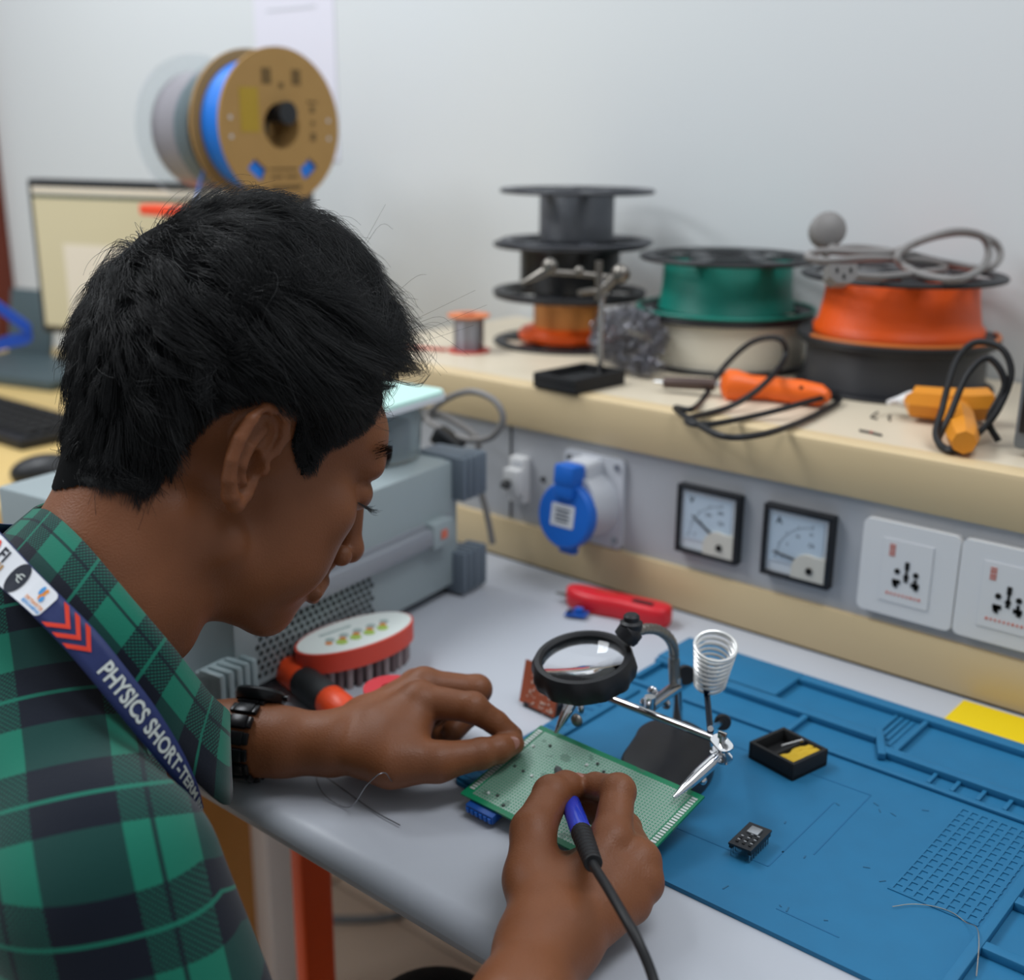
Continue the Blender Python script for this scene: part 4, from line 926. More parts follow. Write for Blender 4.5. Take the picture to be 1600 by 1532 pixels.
MB().tube([iq(.72+k*.0035) for k in range(81)], [.0062-.0012*(k/80)+(.0005 if (k//4) % 2 else 0) for k in range(81)], 18).build('strain_relief', 'black_rubber', iron)
cpt = [iq(.98), iq(1.03), atd(950, 1389, .632)-It, atd(975, 1432, .612)-It, atd(998, 1474, .60)-It, atd(1022, 1535, .59)-It, atd(1045, 1640, .57)-It, atd(1050, 1800, .56)-It]
MB().tube(spline(cpt, 8), .0028, 12).build('cable', 'black_rubber', iron)
print('iron length', IL)
# ------------------------------------------------------------------ the person: signed-distance body, meshed with surface nets
F32 = np.float32
def V3(v): return np.array([v[0], v[1], v[2]], F32)
def sd_sph(P, c, r): return np.linalg.norm(P-V3(c), axis=1)-r
def sd_ell(P, c, rad, R=None):
    q = P-V3(c)
    if R is not None: q = q @ R
    rad = V3(rad); k0 = np.linalg.norm(q/rad, axis=1); k1 = np.linalg.norm(q/(rad*rad), axis=1)+1e-9
    return k0*(k0-1)/k1
def sd_cone(P, a, b, ra, rb):
    a, b = V3(a), V3(b); ba = b-a; t = np.clip(((P-a) @ ba)/max(float(ba @ ba), 1e-12), 0, 1)
    return np.linalg.norm(P-a-t[:, None]*ba, axis=1)-(ra+t*(rb-ra))
def smin(a, b, k): h = np.clip(.5+.5*(b-a)/k, 0, 1); return b+(a-b)*h-k*h*(1-h)
def smax(a, b, k): return -smin(-a, -b, k)
def sd_chain(P, pts, k=0.004):
    d = None
    for (a, ra), (b, rb) in zip(pts[:-1], pts[1:]):
        e = sd_cone(P, a, b, ra, rb); d = e if d is None else smin(d, e, k)
    return d
def surface_nets(fn, lo, hi, h, B=6):
    lo = np.array(lo, float); hi = np.array(hi, float); n = np.ceil((hi-lo)/h/B).astype(int)*B
    nb = n//B
    g = np.stack(np.meshgrid(*[np.arange(k) for k in nb], indexing='ij'), -1).reshape(-1, 3)
    cen = (lo+(g*B+B/2-.5)*h).astype(F32); dc = fn(cen)
    Fg = np.repeat(np.repeat(np.repeat(np.where(dc > 0, 1, -1).astype(F32).reshape(nb), B, 0), B, 1), B, 2)*.05
    near = np.abs(dc) < B*h*1.25
    loc = np.stack(np.meshgrid(*[np.arange(B)]*3, indexing='ij'), -1).reshape(-1, 3)
    idx = (g[near][:, None, :]*B+loc[None]).reshape(-1, 3)
    Fg[idx[:, 0], idx[:, 1], idx[:, 2]] = fn((lo+idx*h).astype(F32))
    S = Fg < 0
    c = [(i, j, k) for i in (0, 1) for j in (0, 1) for k in (0, 1)]
    sl = lambda A, o: A[o[0]:A.shape[0]-1+o[0], o[1]:A.shape[1]-1+o[1], o[2]:A.shape[2]-1+o[2]]
    cnt = sum(sl(S, o).astype(np.int8) for o in c); act = (cnt > 0) & (cnt < 8)
    ai = np.argwhere(act); vid = -np.ones(act.shape, np.int64); vid[act] = np.arange(len(ai))
    acc = np.zeros((len(ai), 3)); num = np.zeros(len(ai))
    for o in c:
        for ax in range(3):
            if o[ax]: continue
            p = list(o); p[ax] = 1
            f0 = Fg[ai[:, 0]+o[0], ai[:, 1]+o[1], ai[:, 2]+o[2]]; f1 = Fg[ai[:, 0]+p[0], ai[:, 1]+p[1], ai[:, 2]+p[2]]
            m_ = (f0 < 0) != (f1 < 0); t = np.where(m_, f0/(f0-f1+1e-12), 0)
            q = np.tile(np.array(o, float), (len(ai), 1)); q[:, ax] = t
            acc[m_] += q[m_]; num[m_] += 1
    V = lo+(ai+acc/num[:, None])*h
    Fs = []
    for ax in range(3):
        a = S.take(range(S.shape[ax]-1), ax); b = S.take(range(1, S.shape[ax]), ax)
        e = np.argwhere(a != b); u, w = [(1, 2), (2, 0), (0, 1)][ax]
        ok = (e[:, u] > 0) & (e[:, w] > 0) & (e[:, u] < S.shape[u]-1) & (e[:, w] < S.shape[w]-1); e = e[ok]
        q = []
        for du, dw in ((-1, -1), (0, -1), (0, 0), (-1, 0)):
            f = e.copy(); f[:, u] += du; f[:, w] += dw; q.append(vid[f[:, 0], f[:, 1], f[:, 2]])
        q = np.stack(q, 1); inside = a[e[:, 0], e[:, 1], e[:, 2]]
        q[~inside] = q[~inside][:, ::-1]; Fs.append(q)
    return V, np.concatenate(Fs)
def np_mesh(name, V, Fq):
    me = bpy.data.meshes.new(name); me.vertices.add(len(V)); me.vertices.foreach_set('co', np.asarray(V, F32).ravel())
    k = Fq.shape[1]; me.loops.add(Fq.size); me.loops.foreach_set('vertex_index', Fq.ravel().astype(np.int32))
    me.polygons.add(len(Fq)); me.polygons.foreach_set('loop_start', np.arange(0, Fq.size, k, dtype=np.int32))
    me.polygons.foreach_set('loop_total', np.full(len(Fq), k, np.int32)) if False else None
    me.update(calc_edges=True); me.validate(); me.shade_smooth(); return me

# ---- head pose
HH, HP, HR = HEADPOSE = (1.235, .475, -.10); HO = Vector((-.086, -.519, .265))
cf = Vector((math.cos(HH)*math.cos(HP), math.sin(HH)*math.cos(HP), -math.sin(HP))); l0 = Vector((-math.sin(HH), math.cos(HH), 0)); up0 = cf.cross(l0)
lft = l0*math.cos(HR)+up0*math.sin(HR); upv = cf.cross(lft)
HM = np.array([[cf.x, lft.x, upv.x], [cf.y, lft.y, upv.y], [cf.z, lft.z, upv.z]], F32); HOn = V3(HO)
def to_head(P): return (P-HOn) @ HM                 # world -> head frame
def to_world(Q): return Q @ HM.T+HOn
mm = .001
NB = atd(140, 950, .72); NT_ = atd(262, 812, .745)   # neck base and neck top
def sd_skull(Q):                                      # bare head without ears, head frame, metres
    Pm = Q*1000
    ab = np.stack([Pm[:, 0], np.abs(Pm[:, 1]), Pm[:, 2]], 1)
    d = smin(sd_ell(Pm, (-19, 0, 44), (89, 74, 66)), sd_ell(Pm, (-16, 0, 67), (80, 74, 79)), 16)
    d = smin(d, sd_ell(Pm, (54, 0, 38), (50, 60, 44)), 14)
    d = smin(d, sd_ell(Pm, (44, 0, -18), (47, 58, 62)), 18)
    d = smin(d, sd_ell(Pm, (65, 0, -58), (31, 29, 26)), 14)
    d = smin(d, sd_ell(Pm, (40, 0, -72), (46, 45, 33)), 16)
    d = smin(d, sd_cone(ab, (6, 48, -52), (64, 12, -89), 15, 14), 14)
    d = smin(d, sd_sph(Pm, (71, 0, -91), 15.5), 12)
    d = smin(d, sd_sph(ab, (66, 44, -12), 18), 16)
    d = smin(d, sd_ell(ab, (52, 40, -44), (30, 20, 32)), 14)
    d = smin(d, sd_cone(ab, (84, 42, 26), (97, 10, 31), 9, 9.5), 10)
    d = smax(d, -sd_ell(ab, (102, 31, 7), (13, 17, 10)), 9)
    d = smin(d, sd_ell(ab, (83, 31, 6), (14, 17, 13)), 3)
    d = smin(d, sd_cone(Pm, (100, 0, 14), (113, 0, -30), 6.5, 7.5), 8)
    d = smin(d, sd_sph(Pm, (114, 0, -33), 9.5), 6)
    d = smin(d, sd_sph(ab, (103, 12, -38), 7.5), 5)
    d = smin(d, sd_cone(Pm, (103, 0, -45), (98, 0, -53), 5, 6), 5)
    d = smin(d, sd_cone(ab, (92, 21, -67), (101, 4, -60), 3.5, 5), 5)
    d = smin(d, sd_cone(ab, (91, 19, -70), (98, 3, -72.5), 3.5, 5.8), 2.6)
    d = smax(d, -sd_ell(Pm, (100, 0, -81), (7, 14, 3.5)), 6)
    return d*mm
EFL = math.radians(30); EO = np.array([-4, -72, 2], F32)
def sd_ear(Q):
    P = Q*1000-EO; u = P[:, 0]*math.cos(EFL)+P[:, 1]*math.sin(EFL); w = P[:, 0]*math.sin(EFL)-P[:, 1]*math.cos(EFL); v = P[:, 2]
    E = np.stack([u, v, w], 1)
    hel = [((3, 3, 3), 2.6), ((8, 11, 5), 3.2), ((10, 21, 5.5), 3.6), ((5, 31, 5.5), 3.8), ((-5, 35, 6), 3.9), ((-16, 32, 6), 3.9), ((-24, 23, 5.5), 3.9), ((-27, 10, 5), 3.8), ((-26, -3, 4.5), 3.7), ((-22, -14, 4), 4.2), ((-15, -23, 3.5), 5.2), ((-7, -27, 3), 5.4), ((-1, -20, 2), 4.6), ((2, -12, 1), 4)]
    d = sd_chain(E, hel, 1.5)
    d = smin(d, sd_ell(E, (-9, 5, 0.5), (19, 30, 3.0)), 3)
    d = smin(d, sd_chain(E, [((-8, 20, 2.5), 3.2), ((-15, 10, 3.5), 3.4), ((-15, -3, 3.5), 3.2), ((-9, -12, 3), 3.6)], 2), 3)
    d = smin(d, sd_sph(E, (3.5, -2, 4), 4.6), 4)
    d = smin(d, sd_ell(E, (-6, 6, -6), (13, 24, 8)), 5)
    d = smax(d, -sd_ell(E, (-5, -2, 5), (7.5, 9.5, 12)), 2.5)
    d = smax(d, -sd_ell(E, (-17, 20, 7), (5, 11, 5), None), 2)
    return d*mm
NBl = to_head(V3(NB)[None])[0]; NTl = to_head(V3(NT_)[None])[0]
def sd_noear(Q):
    d = sd_skull(Q)
    nk = sd_cone(Q, NTl, NBl, .050, .058)
    nk = smin(nk, sd_cone(Q, (-.050, 0, .0), NTl*.35+NBl*.65, .040, .052), .02)
    d = smin(d, nk, .020)
    # neck strap muscle from behind the ear
    d = smin(d, sd_cone(Q, (-.030, -.046, -.045), NBl+np.array([.045, -.022, .0], F32), .011, .012), .02)
    return d
def sd_head(Q):
    d = sd_noear(Q); Qm = Q*np.array([1, -1, 1], F32)
    return smin(smin(d, sd_ear(Q), .004), sd_ear(Qm), .004)
def head_fn(P): return sd_head(to_head(P))
hb_ = to_world(np.array([(x, y, z) for x in (-.12, .14) for y in (-.11, .11) for z in (-.14, .15)], F32))
lo = np.minimum(hb_.min(0), V3(NB)-.07); hi = np.maximum(hb_.max(0), V3(NB)+.07)
HV, HF = surface_nets(head_fn, lo, hi, .0017)

# ---- right hand (pixel, depth, radius) and left hand (pixel, height, radius)
def R_(x, y, D, r): return (atd(x, y, D), r)
def L_(x, y, z, r): return (onz(x, y, z), r)
rw, rf = R_(848, 1482, .655, .0245), [R_(812, 1590, .605, .0255)]
ELR = Vector((.157, -.683, -.16))
rf += [(rf[0][0]*.45+ELR*.55, .033), (ELR, .036)]
r_th = [R_(848, 1440, .672, .019), R_(832, 1375, .695, .0165), R_(833, 1299, .722, .0137), R_(862, 1242, .752, .0118), R_(884, 1231, .764, .0106), R_(903, 1231, .772, .0088)]
r_f = [[R_(868, 1440, .668, .015), R_(955, 1316, .716, .0130), R_(966, 1237, .744, .0105), R_(930, 1229, .766, .0088), R_(912, 1230, .776, .0076)],
       [R_(885, 1448, .662, .015), R_(997, 1348, .712, .0128), R_(975, 1296, .752, .0105), R_(938, 1272, .768, .0090), R_(915, 1262, .775, .0080)],
       [R_(895, 1460, .660, .014), R_(1003, 1380, .704, .0118), R_(992, 1340, .744, .0100), R_(950, 1318, .756, .0088), R_(925, 1312, .756, .0078)],
       [R_(895, 1478, .657, .013), R_(985, 1412, .694, .0108), R_(985, 1380, .728, .0090), R_(945, 1362, .738, .0080), R_(920, 1360, .738, .0070)]]
def hand_fn(w, farm, th, fs, palm, web=None):
    def fn(P):
        d = sd_chain(P, [w]+farm, .02)
        pm = None
        for f in fs:
            e = sd_cone(P, f[0][0], f[1][0], f[0][1], f[1][1]*1.02); pm = e if pm is None else smin(pm, e, .0065)
        for c, r in palm: pm = smin(pm, sd_sph(P, c, r), .012)
        for f in fs: pm = smin(pm, sd_cone(P, w[0], f[0][0], w[1]*.80, f[0][1]), .010)
        for f in fs: pm = smin(pm, sd_sph(P, f[1][0], f[1][1]*1.10), .004)
        d = smin(d, pm, .014)
        d = smin(d, sd_chain(P, th[:3], .008), .012)
        if web: d = smin(d, sd_chain(P, web, .006), .010)
        tt = sd_chain(P, th[2:], .003)
        for c, r in th[3:4]: tt = smin(tt, sd_sph(P, c, r*1.06), .002)
        d = smin(d, tt, .005)
        for f in fs:
            e = sd_chain(P, f[1:], .0025)
            for c, r in f[2:3]: e = smin(e, sd_sph(P, c, r*1.07), .003)
            d = smin(d, e, .0035)
        return d
    return fn
r_palm = [(atd(905, 1395, .705), .017), (atd(880, 1420, .69), .018), (atd(930, 1370, .72), .015)]
r_web = [R_(838, 1360, .712, .012), R_(885, 1365, .722, .010), R_(935, 1345, .722, .011)]
RFN = hand_fn(rw, rf, r_th, r_f, r_palm, r_web)
lw, lf = L_(520, 1163, .0345, .0205), [L_(440, 1160, .034, .0215), L_(380, 1152, .034, .0235), L_(250, 1150, .034, .030), L_(60, 1160, .03, .038)]
l_th = [L_(575, 1180, .034, .018), L_(612, 1190, .034, .018), L_(684, 1191, .0345, .0142), L_(752, 1178, .036, .0108), L_(780, 1171, .036, .0100), L_(803, 1163, .0355, .0078)]
l_f = [[L_(585, 1135, .046, .014), L_(655, 1095, .060, .0132), L_(738, 1106, .060, .0108), L_(775, 1130, .047, .0090), L_(801, 1150, .0375, .0076)],
       [L_(580, 1120, .046, .014), L_(662, 1072, .060, .0130), L_(745, 1078, .056, .0108), L_(732, 1116, .036, .0095), L_(708, 1143, .028, .0088)],
       [L_(570, 1118, .040, .013), L_(650, 1072, .046, .0120), L_(735, 1088, .042, .0100), L_(716, 1128, .026, .0090), L_(690, 1150, .020, .0084)],
       [L_(560, 1125, .032, .012), L_(635, 1085, .032, .0110), L_(705, 1100, .028, .0090), L_(700, 1132, .018, .0080), L_(676, 1150, .013, .0076)]]
l_palm = [(onz(615, 1150, .044), .019), (onz(640, 1130, .046), .016), (onz(590, 1165, .038), .018)]
l_web = [L_(640, 1185, .036, .013), L_(640, 1150, .044, .012), L_(655, 1110, .055, .011)]
LFN = hand_fn(lw, lf, l_th, l_f, l_palm, l_web)
def bounds(items, pad=.01):
    a = np.array([[*p] for p, r in items]); rr = np.array([r for p, r in items])[:, None]
    return (a-rr).min(0)-pad, (a+rr).max(0)+pad
lo, hi = bounds([rw, rf[0]]+r_th+sum(r_f, []), .012); RV, RF = surface_nets(RFN, lo, hi, .0013)
lo, hi = bounds([lw]+lf[:3]+l_th+sum(l_f, []), .012); LV, LF = surface_nets(LFN, lo, hi, .0013)

# ---- torso frame
TH = math.radians(62); FH = Vector((math.cos(TH), math.sin(TH), 0)); RH = Vector((math.sin(TH), -math.cos(TH), 0))
SHR = NB+RH*.166-FH*.008+Vector((0, 0, -.088)); SHL = NB-RH*.185+Vector((0, 0, -.07)); PEL = NB-FH*.20+Vector((0, 0, -.50))
ELL = lf[3][0]
SPN = (NB-PEL).normalized()
LT = RH; FT = LT.cross(SPN)*-1; TR = np.array([[LT.x, FT.x, SPN.x], [LT.y, FT.y, SPN.y], [LT.z, FT.z, SPN.z]], F32)
core_fn = lambda P: smin(smin(smin(sd_cone(P, NB, PEL, .045, .08), sd_cone(P, SHR, SHL, .03, .03), .02), sd_chain(P, [(SHR, .035), (ELR, .035), rf[1], rf[0]], .01), .01), sd_chain(P, [(SHL, .035), (ELL, .035), lf[2], lf[1]], .01), .01)
CV, CF = surface_nets(core_fn, np.array([-.42, -.95, -.50]), np.array([.27, -.42, .30]), .007)

# ---- shirt
def shirt_fn(P):
    c1 = V3(NB-SPN*.20); c2 = V3(NB-SPN*.38)
    d = sd_ell(P, c1, (.160, .098, .165), TR); d = smin(d, sd_ell(P, c2, (.160, .115, .20), TR), .04)
    d = smin(d, sd_cone(P, NB-SPN*.030-FH*.034+RH*.02, SHR-RH*.02-FH*.01, .056, .050), .03); d = smin(d, sd_cone(P, NB-SPN*.030-FH*.034, SHL+RH*.02, .056, .046), .03)
    ar = sd_chain(P, [(SHR, .060), ((SHR*.5+ELR*.5), .055), (ELR, .050), (rf[1][0]*.55+ELR*.45, .044)], .01)
    # folds where the sleeve meets the chest
    s = (P-V3(SHR)); a_ = s @ V3(FH); b_ = s @ V3(Vector((0, 0, 1)))
    fold = .0032*np.sin(70*a_+38*b_+1.0)*np.exp(-((b_+.08)/.06)**2)
    d = smin(d, ar+fold, .022)
    al = sd_chain(P, [(SHL, .058), (ELL, .05), (lf[2][0]*.75+ELL*.25, .042)], .01)
    d = smin(d, al, .025)
    cr = .0022*np.sin(55*(P[:, 0]*.8+P[:, 2]*.6)+2*np.sin(30*P[:, 1]))*np.sin(26*P[:, 1]+9*P[:, 2])
    d = d+cr
    # neck opening
    return smax(d, -sd_cone(P, NB-SPN*.015, NT_, .060, .062), .004)
SV, SF = surface_nets(shirt_fn, np.array([-.44, -1.00, -.52]), np.array([.28, -.40, .30]), .0045)

# ---- materials
m = mat('skin', '7d4c2e', .48, spec=.4, sss=.12); t = NT(m); tcn = t.node('ShaderNodeTexCoord')
n1 = t.node('ShaderNodeTexNoise', i_Scale=28.0, i_Detail=3.0); t.link(tcn.outputs['Object'], n1.inputs['Vector'])
n2 = t.node('ShaderNodeTexNoise', i_Scale=900.0, i_Detail=2.0); t.link(tcn.outputs['Object'], n2.inputs['Vector'])
n3 = t.node('ShaderNodeTexVoronoi', i_Scale=650.0); t.link(tcn.outputs['Object'], n3.inputs['Vector'])
t.link(t.mix(n1.outputs['Fac'], srgb('6c3f24'), srgb('855233')), t.bsdf.inputs['Base Color'])
bp = t.node('ShaderNodeBump', i_Strength=.22, i_Distance=.0006); t.link(t.math('ADD', n2.outputs['Fac'], n3.outputs['Distance']), bp.inputs['Height']); t.link(bp.outputs[0], t.bsdf.inputs['Normal'])
mat('hair_black', '0c0e10', .45, spec=.4); mat('hair_cap', '08090a', .9, spec=.1); mat('nail', '96685a', .38, spec=.5); mat('lip', '7c4438', .45); mat('trouser', '0c0d10', .85)
def plaid(name, pu=.074, wa=.033, pv=.063, wb=.026, attr='plaid'):
    m = mat(name, '0e6b58', .85, spec=.2, sheen=.15); t = NT(m); at = t.node('ShaderNodeAttribute', attribute_name=attr)
    s = t.node('ShaderNodeSeparateXYZ'); t.link(at.outputs['Vector'], s.inputs[0]); U, Vv = s.outputs[0], s.outputs[1]
    fu = t.math('FRACT', t.math('MULTIPLY', U, 1/pu)); fv = t.math('FRACT', t.math('MULTIPLY', Vv, 1/pv))
    A_ = t.math('LESS_THAN', fu, wa/pu); Bv = t.math('LESS_THAN', fv, wb/pv)
    lineA = t.math('LESS_THAN', t.math('ABSOLUTE', t.math('SUBTRACT', fu, wa/pu*.42)), .016)
    lineB = t.math('LESS_THAN', t.math('ABSOLUTE', t.math('SUBTRACT', fv, (wb/pv+1)/2)), .018)
    tw = t.math('FRACT', t.math('MULTIPLY', t.math('ADD', U, Vv), 1/.0024))
    cr = t.math('FRACT', t.math('MULTIPLY', t.math('SUBTRACT', Vv, U), 1/.0032))
    spk = t.math('MULTIPLY', t.math('LESS_THAN', tw, .5), t.math('LESS_THAN', cr, .72))
    navy, dteal, green = srgb('0a1220'), srgb('0e3a36'), srgb('146b57')
    cAd = t.mix(spk, srgb('0a1d22'), srgb('165b4e'))                    # green columns over dark rows: speckled twill
    colA = t.mix(Bv, cAd, green)
    colB = t.mix(Bv, navy, dteal)
    c = t.mix(A_, colB, colA)
    c = t.mix(t.math('MULTIPLY', lineA, .8), c, navy)
    c = t.mix(t.math('MULTIPLY', t.math('MULTIPLY', lineB, t.math('SUBTRACT', 1.0, Bv)), .75), c, srgb('16735e'))
    t.link(c, t.bsdf.inputs['Base Color'])
    nz = t.node('ShaderNodeTexNoise', i_Scale=700.0); tc2 = t.node('ShaderNodeTexCoord'); t.link(tc2.outputs['Object'], nz.inputs['Vector'])
    b = t.node('ShaderNodeBump', i_Strength=.3, i_Distance=.0005); t.link(t.math('ADD', nz.outputs['Fac'], t.math('MULTIPLY', spk, .5)), b.inputs['Height']); t.link(b.outputs[0], t.bsdf.inputs['Normal'])
    return m
plaid('plaid_shirt'); plaid('plaid_collar', .060, .0245, .058, .024)

# ---- assemble the body as one surface
person = thing('person', 'person in a green plaid shirt bending over the circuit board with a soldering pencil', 'person', (PEL.x, PEL.y, FLOOR_Z))
def rawobj(n, V, Fq):
    o = bpy.data.objects.new(n, np_mesh(n, V, Fq)); COL.objects.link(o); return o
body = rawobj('body', HV, HF)
for nm, V, Fq in (('tmp_r', RV, RF), ('tmp_l', LV, LF), ('tmp_c', CV, CF)):  # noqa
    o = rawobj(nm, V, Fq); md = body.modifiers.new('u', 'BOOLEAN'); md.operation = 'UNION'; md.object = o
    try: md.solver = 'MANIFOLD'
    except Exception: md.solver = 'EXACT'
    dg = bpy.context.evaluated_depsgraph_get(); dg.update(); nv0 = len(body.data.vertices)
    me = bpy.data.meshes.new_from_object(body.evaluated_get(dg))
    if len(me.vertices) < nv0+len(V)*.5:              # union failed: keep both shells in one mesh
        bm = bmesh.new(); bm.from_mesh(body.data); bm.from_mesh(o.data); me = body.data.copy(); bm.to_mesh(me); bm.free(); print('union fallback', nm)
    body.modifiers.clear(); body.data = me; bpy.data.objects.remove(o)
body.data.materials.clear(); body.data.materials.append(M['skin']); body.data.shade_smooth()
def adopt(o, par):
    o.parent = par; off = Vector(par.location) if par.type == 'EMPTY' else Vector((0, 0, 0))
    if par.type == 'EMPTY': o.data.transform(Matrix.Translation(-off))
adopt(body, person); body.name = 'body'

shirt = rawobj('shirt', SV, SF); shirt.data.materials.append(M['plaid_shirt'])
sv = SV; s = sv-np.array(SHR); fu = s @ np.array(FH); ru = s @ np.array(RH); zz = s[:, 2]
uu = fu*1.0+zz*.12+.5; vv = -zz*1.0+np.minimum(ru, .03)*.55-fu*fu*1.6+.478
at = shirt.data.attributes.new('plaid', 'FLOAT_VECTOR', 'POINT'); at.data.foreach_set('vector', np.stack([uu, vv, vv*0], 1).astype(F32).ravel())
adopt(shirt, person)
# ---- hair: a cap grown from the scalp plus strands
POLY = np.array([(92, 768), (130, 762), (200, 764), (245, 757), (272, 735), (288, 695), (330, 652), (348, 640), (400, 622), (436, 640), (452, 690), (468, 745), (490, 738), (505, 702), (530, 692), (560, 674), (590, 645), (610, 600), (618, 575), (760, 540), (760, 200), (20, 200), (20, 768)], float)
def pix(Wp):
    d = Wp-np.array(CAM); z = d @ np.array(FWD); return np.stack([800+FPX*(d @ np.array(RGT))/z, 766-FPX*(d @ np.array(UPV))/z], 1)
def in_poly(p):
    ins = np.zeros(len(p), bool); x, y = p[:, 0], p[:, 1]; dmin = np.full(len(p), 1e9)
    for (x1, y1), (x2, y2) in zip(POLY, np.roll(POLY, -1, 0)):
        c = ((y1 > y) != (y2 > y)); ins ^= c & (x < (x2-x1)*(y-y1)/((y2-y1) if y2 != y1 else 1e-9)+x1)
        e = np.array([x2-x1, y2-y1]); t = np.clip(((p-[x1, y1]) @ e)/(e @ e), 0, 1); q = np.array([x1, y1])+t[:, None]*e
        dmin = np.minimum(dmin, np.linalg.norm(p-q, axis=1))
    return ins, dmin
def hair_mask(Q):                                       # head frame -> (mask, distance to the hairline in metres)
    Qr = Q.copy(); Qr[:, 1] = -np.abs(Qr[:, 1])
    W_ = to_world(Qr.astype(F32)); ins, dm = in_poly(pix(W_)); dm = dm*.00039
    ok = (Q[:, 2] > -.075) & ((Q[:, 0] < .085) | (Q[:, 2] > .06)) & (sd_ear(Qr.astype(F32)) > .0035)
    front = .092-Q[:, 0]+np.maximum(Q[:, 2]-.075, 0)*2
    return ins & ok, np.minimum(dm, .05)
def grad(Q, e=.0012):
    g = np.stack([sd_noear(Q+np.eye(3, dtype=F32)[i]*e)-sd_noear(Q-np.eye(3, dtype=F32)[i]*e) for i in range(3)], 1)
    return g/np.maximum(np.linalg.norm(g, axis=1), 1e-9)[:, None]
ENV = np.array([(-92, -29), (-103, 0), (-113, 41), (-110, 63), (-105, 105), (-93, 129), (-82, 143), (-70, 155), (-30, 168), (-6, 171), (14, 167), (50, 152), (88, 136), (107, 128), (110, 100), (104, 86)], float)/1000-np.array([0, .05])
EA = np.unwrap(np.arctan2(ENV[:, 1], -ENV[:, 0])+0.0); ER = np.hypot(ENV[:, 0], ENV[:, 1])       # hair outline around the skull, polar
def env_r(Q):
    a = np.arctan2(Q[:, 2]-.05, -Q[:, 0]); a = np.where(a < -2.2, a+2*np.pi, a)
    return np.interp(a, EA, ER)*np.sqrt(np.clip(1-(np.abs(Q[:, 1])/.096)**2.4, .02, 1)), np.hypot(Q[:, 0], Q[:, 2]-.05)
def thick(Q, dm):
    re, rq_ = env_r(Q); w = np.maximum(np.clip((Q[:, 2]-.045)/.05, 0, 1), np.clip((-Q[:, 0]-.045)/.04, 0, 1)*np.clip((Q[:, 2]+.05)/.04, 0, 1))
    fr = np.clip((Q[:, 0]-.04)/.03, 0, 1); T_ = np.clip(re-rq_, .004, .046)
    return (.0062*(1-w)+T_*w)*np.clip(dm/(.020-.010*fr), 0, 1)**.7
HQ = to_head(HV.astype(F32)); hm, hdm = hair_mask(HQ)
keep = hm[HF].all(1); fsel = HF[keep]; used = np.unique(fsel); remap = -np.ones(len(HV), int); remap[used] = np.arange(len(used))
cq = HQ[used]; cn = grad(cq); ct = thick(cq, hdm[used])
lump = 1+.16*np.sin(cq[:, 0]*130+3*np.sin(cq[:, 2]*60))*np.sin(cq[:, 1]*110+2*np.sin(cq[:, 0]*80))
capV = to_world((cq+cn*(.0008+ct*.40*lump)[:, None]).astype(F32))
hair = rawobj('hair', capV, remap[fsel]); hair.data.materials.append(M['hair_cap'])
adopt(hair, person)
# strands
tri = fsel[:, :3]; a_, b_, c_ = HQ[tri[:, 0]], HQ[tri[:, 1]], HQ[tri[:, 2]]
ar = np.linalg.norm(np.cross(b_-a_, c_-a_), axis=1); NS = 60000; NPT = 8
near = np.where(a_[:, 1] < .02, 1.0, .25); pr_ = ar*near; pr_ /= pr_.sum()
pick = rng.choice(len(tri), NS, p=pr_); u1, u2 = rng.random(NS), rng.random(NS); sw_ = u1+u2 > 1; u1[sw_] = 1-u1[sw_]; u2[sw_] = 1-u2[sw_]
rt = (a_[pick]+(b_-a_)[pick]*u1[:, None]+(c_-a_)[pick]*u2[:, None]).astype(F32)
nr = grad(rt); _, rdm = hair_mask(rt); T = thick(rt, rdm)
NC = 1500; cc_ = rt[rng.choice(NS, NC, replace=False)]
cid = np.empty(NS, int)
for i in range(0, NS, 4000): cid[i:i+4000] = ((rt[i:i+4000, None, :]-cc_[None])**2).sum(2).argmin(1)
crand = rng.normal(size=(NC, 3)); clen = rng.uniform(.8, 1.25, NC)
WH = np.array([-.088, .015, .085]); flow = rt-WH; flow[:, 2] -= .02
side = np.clip((.06-rt[:, 2])/.06, 0, 1); flow /= np.linalg.norm(flow, axis=1)[:, None]
flow = flow+side[:, None]*np.array([.15, 0, -.9])+(1-side)[:, None]*np.array([.35, -.18, 0])
flow -= nr*(flow*nr).sum(1)[:, None]; flow /= np.maximum(np.linalg.norm(flow, axis=1), 1e-6)[:, None]
fre = np.clip((rt[:, 0]-.045)/.03, 0, 1)*np.clip((rt[:, 2]-.045)/.03, 0, 1)
flow = flow+fre[:, None]*np.array([.55, -.15, .55]); flow /= np.linalg.norm(flow, axis=1)[:, None]
Ls = (.013+T*1.35)*np.clip(rdm/.012, .45, 1)*clen[cid]*rng.uniform(.8, 1.15, NS); Ls = np.where(rng.random(NS) < .012, Ls*1.5, Ls)
cvec = crand[cid]*.30+rng.normal(size=(NS, 3))*.10
fly = rng.random(NS) < .03; cvec[fly] *= 2.2
pts = np.zeros((NS, NPT, 3)); p = rt-nr*.001; pts[:, 0] = p
curl = crand[cid][:, [2, 0, 1]]*.8; curl = curl-nr*(curl*nr).sum(1)[:, None]
topf = (np.clip((rt[:, 2]-.03)/.06, 0, 1)*np.clip((rt[:, 0]+.085)/.075, .1, 1)*np.clip((.095-rt[:, 0])/.09, .35, 1))[:, None]
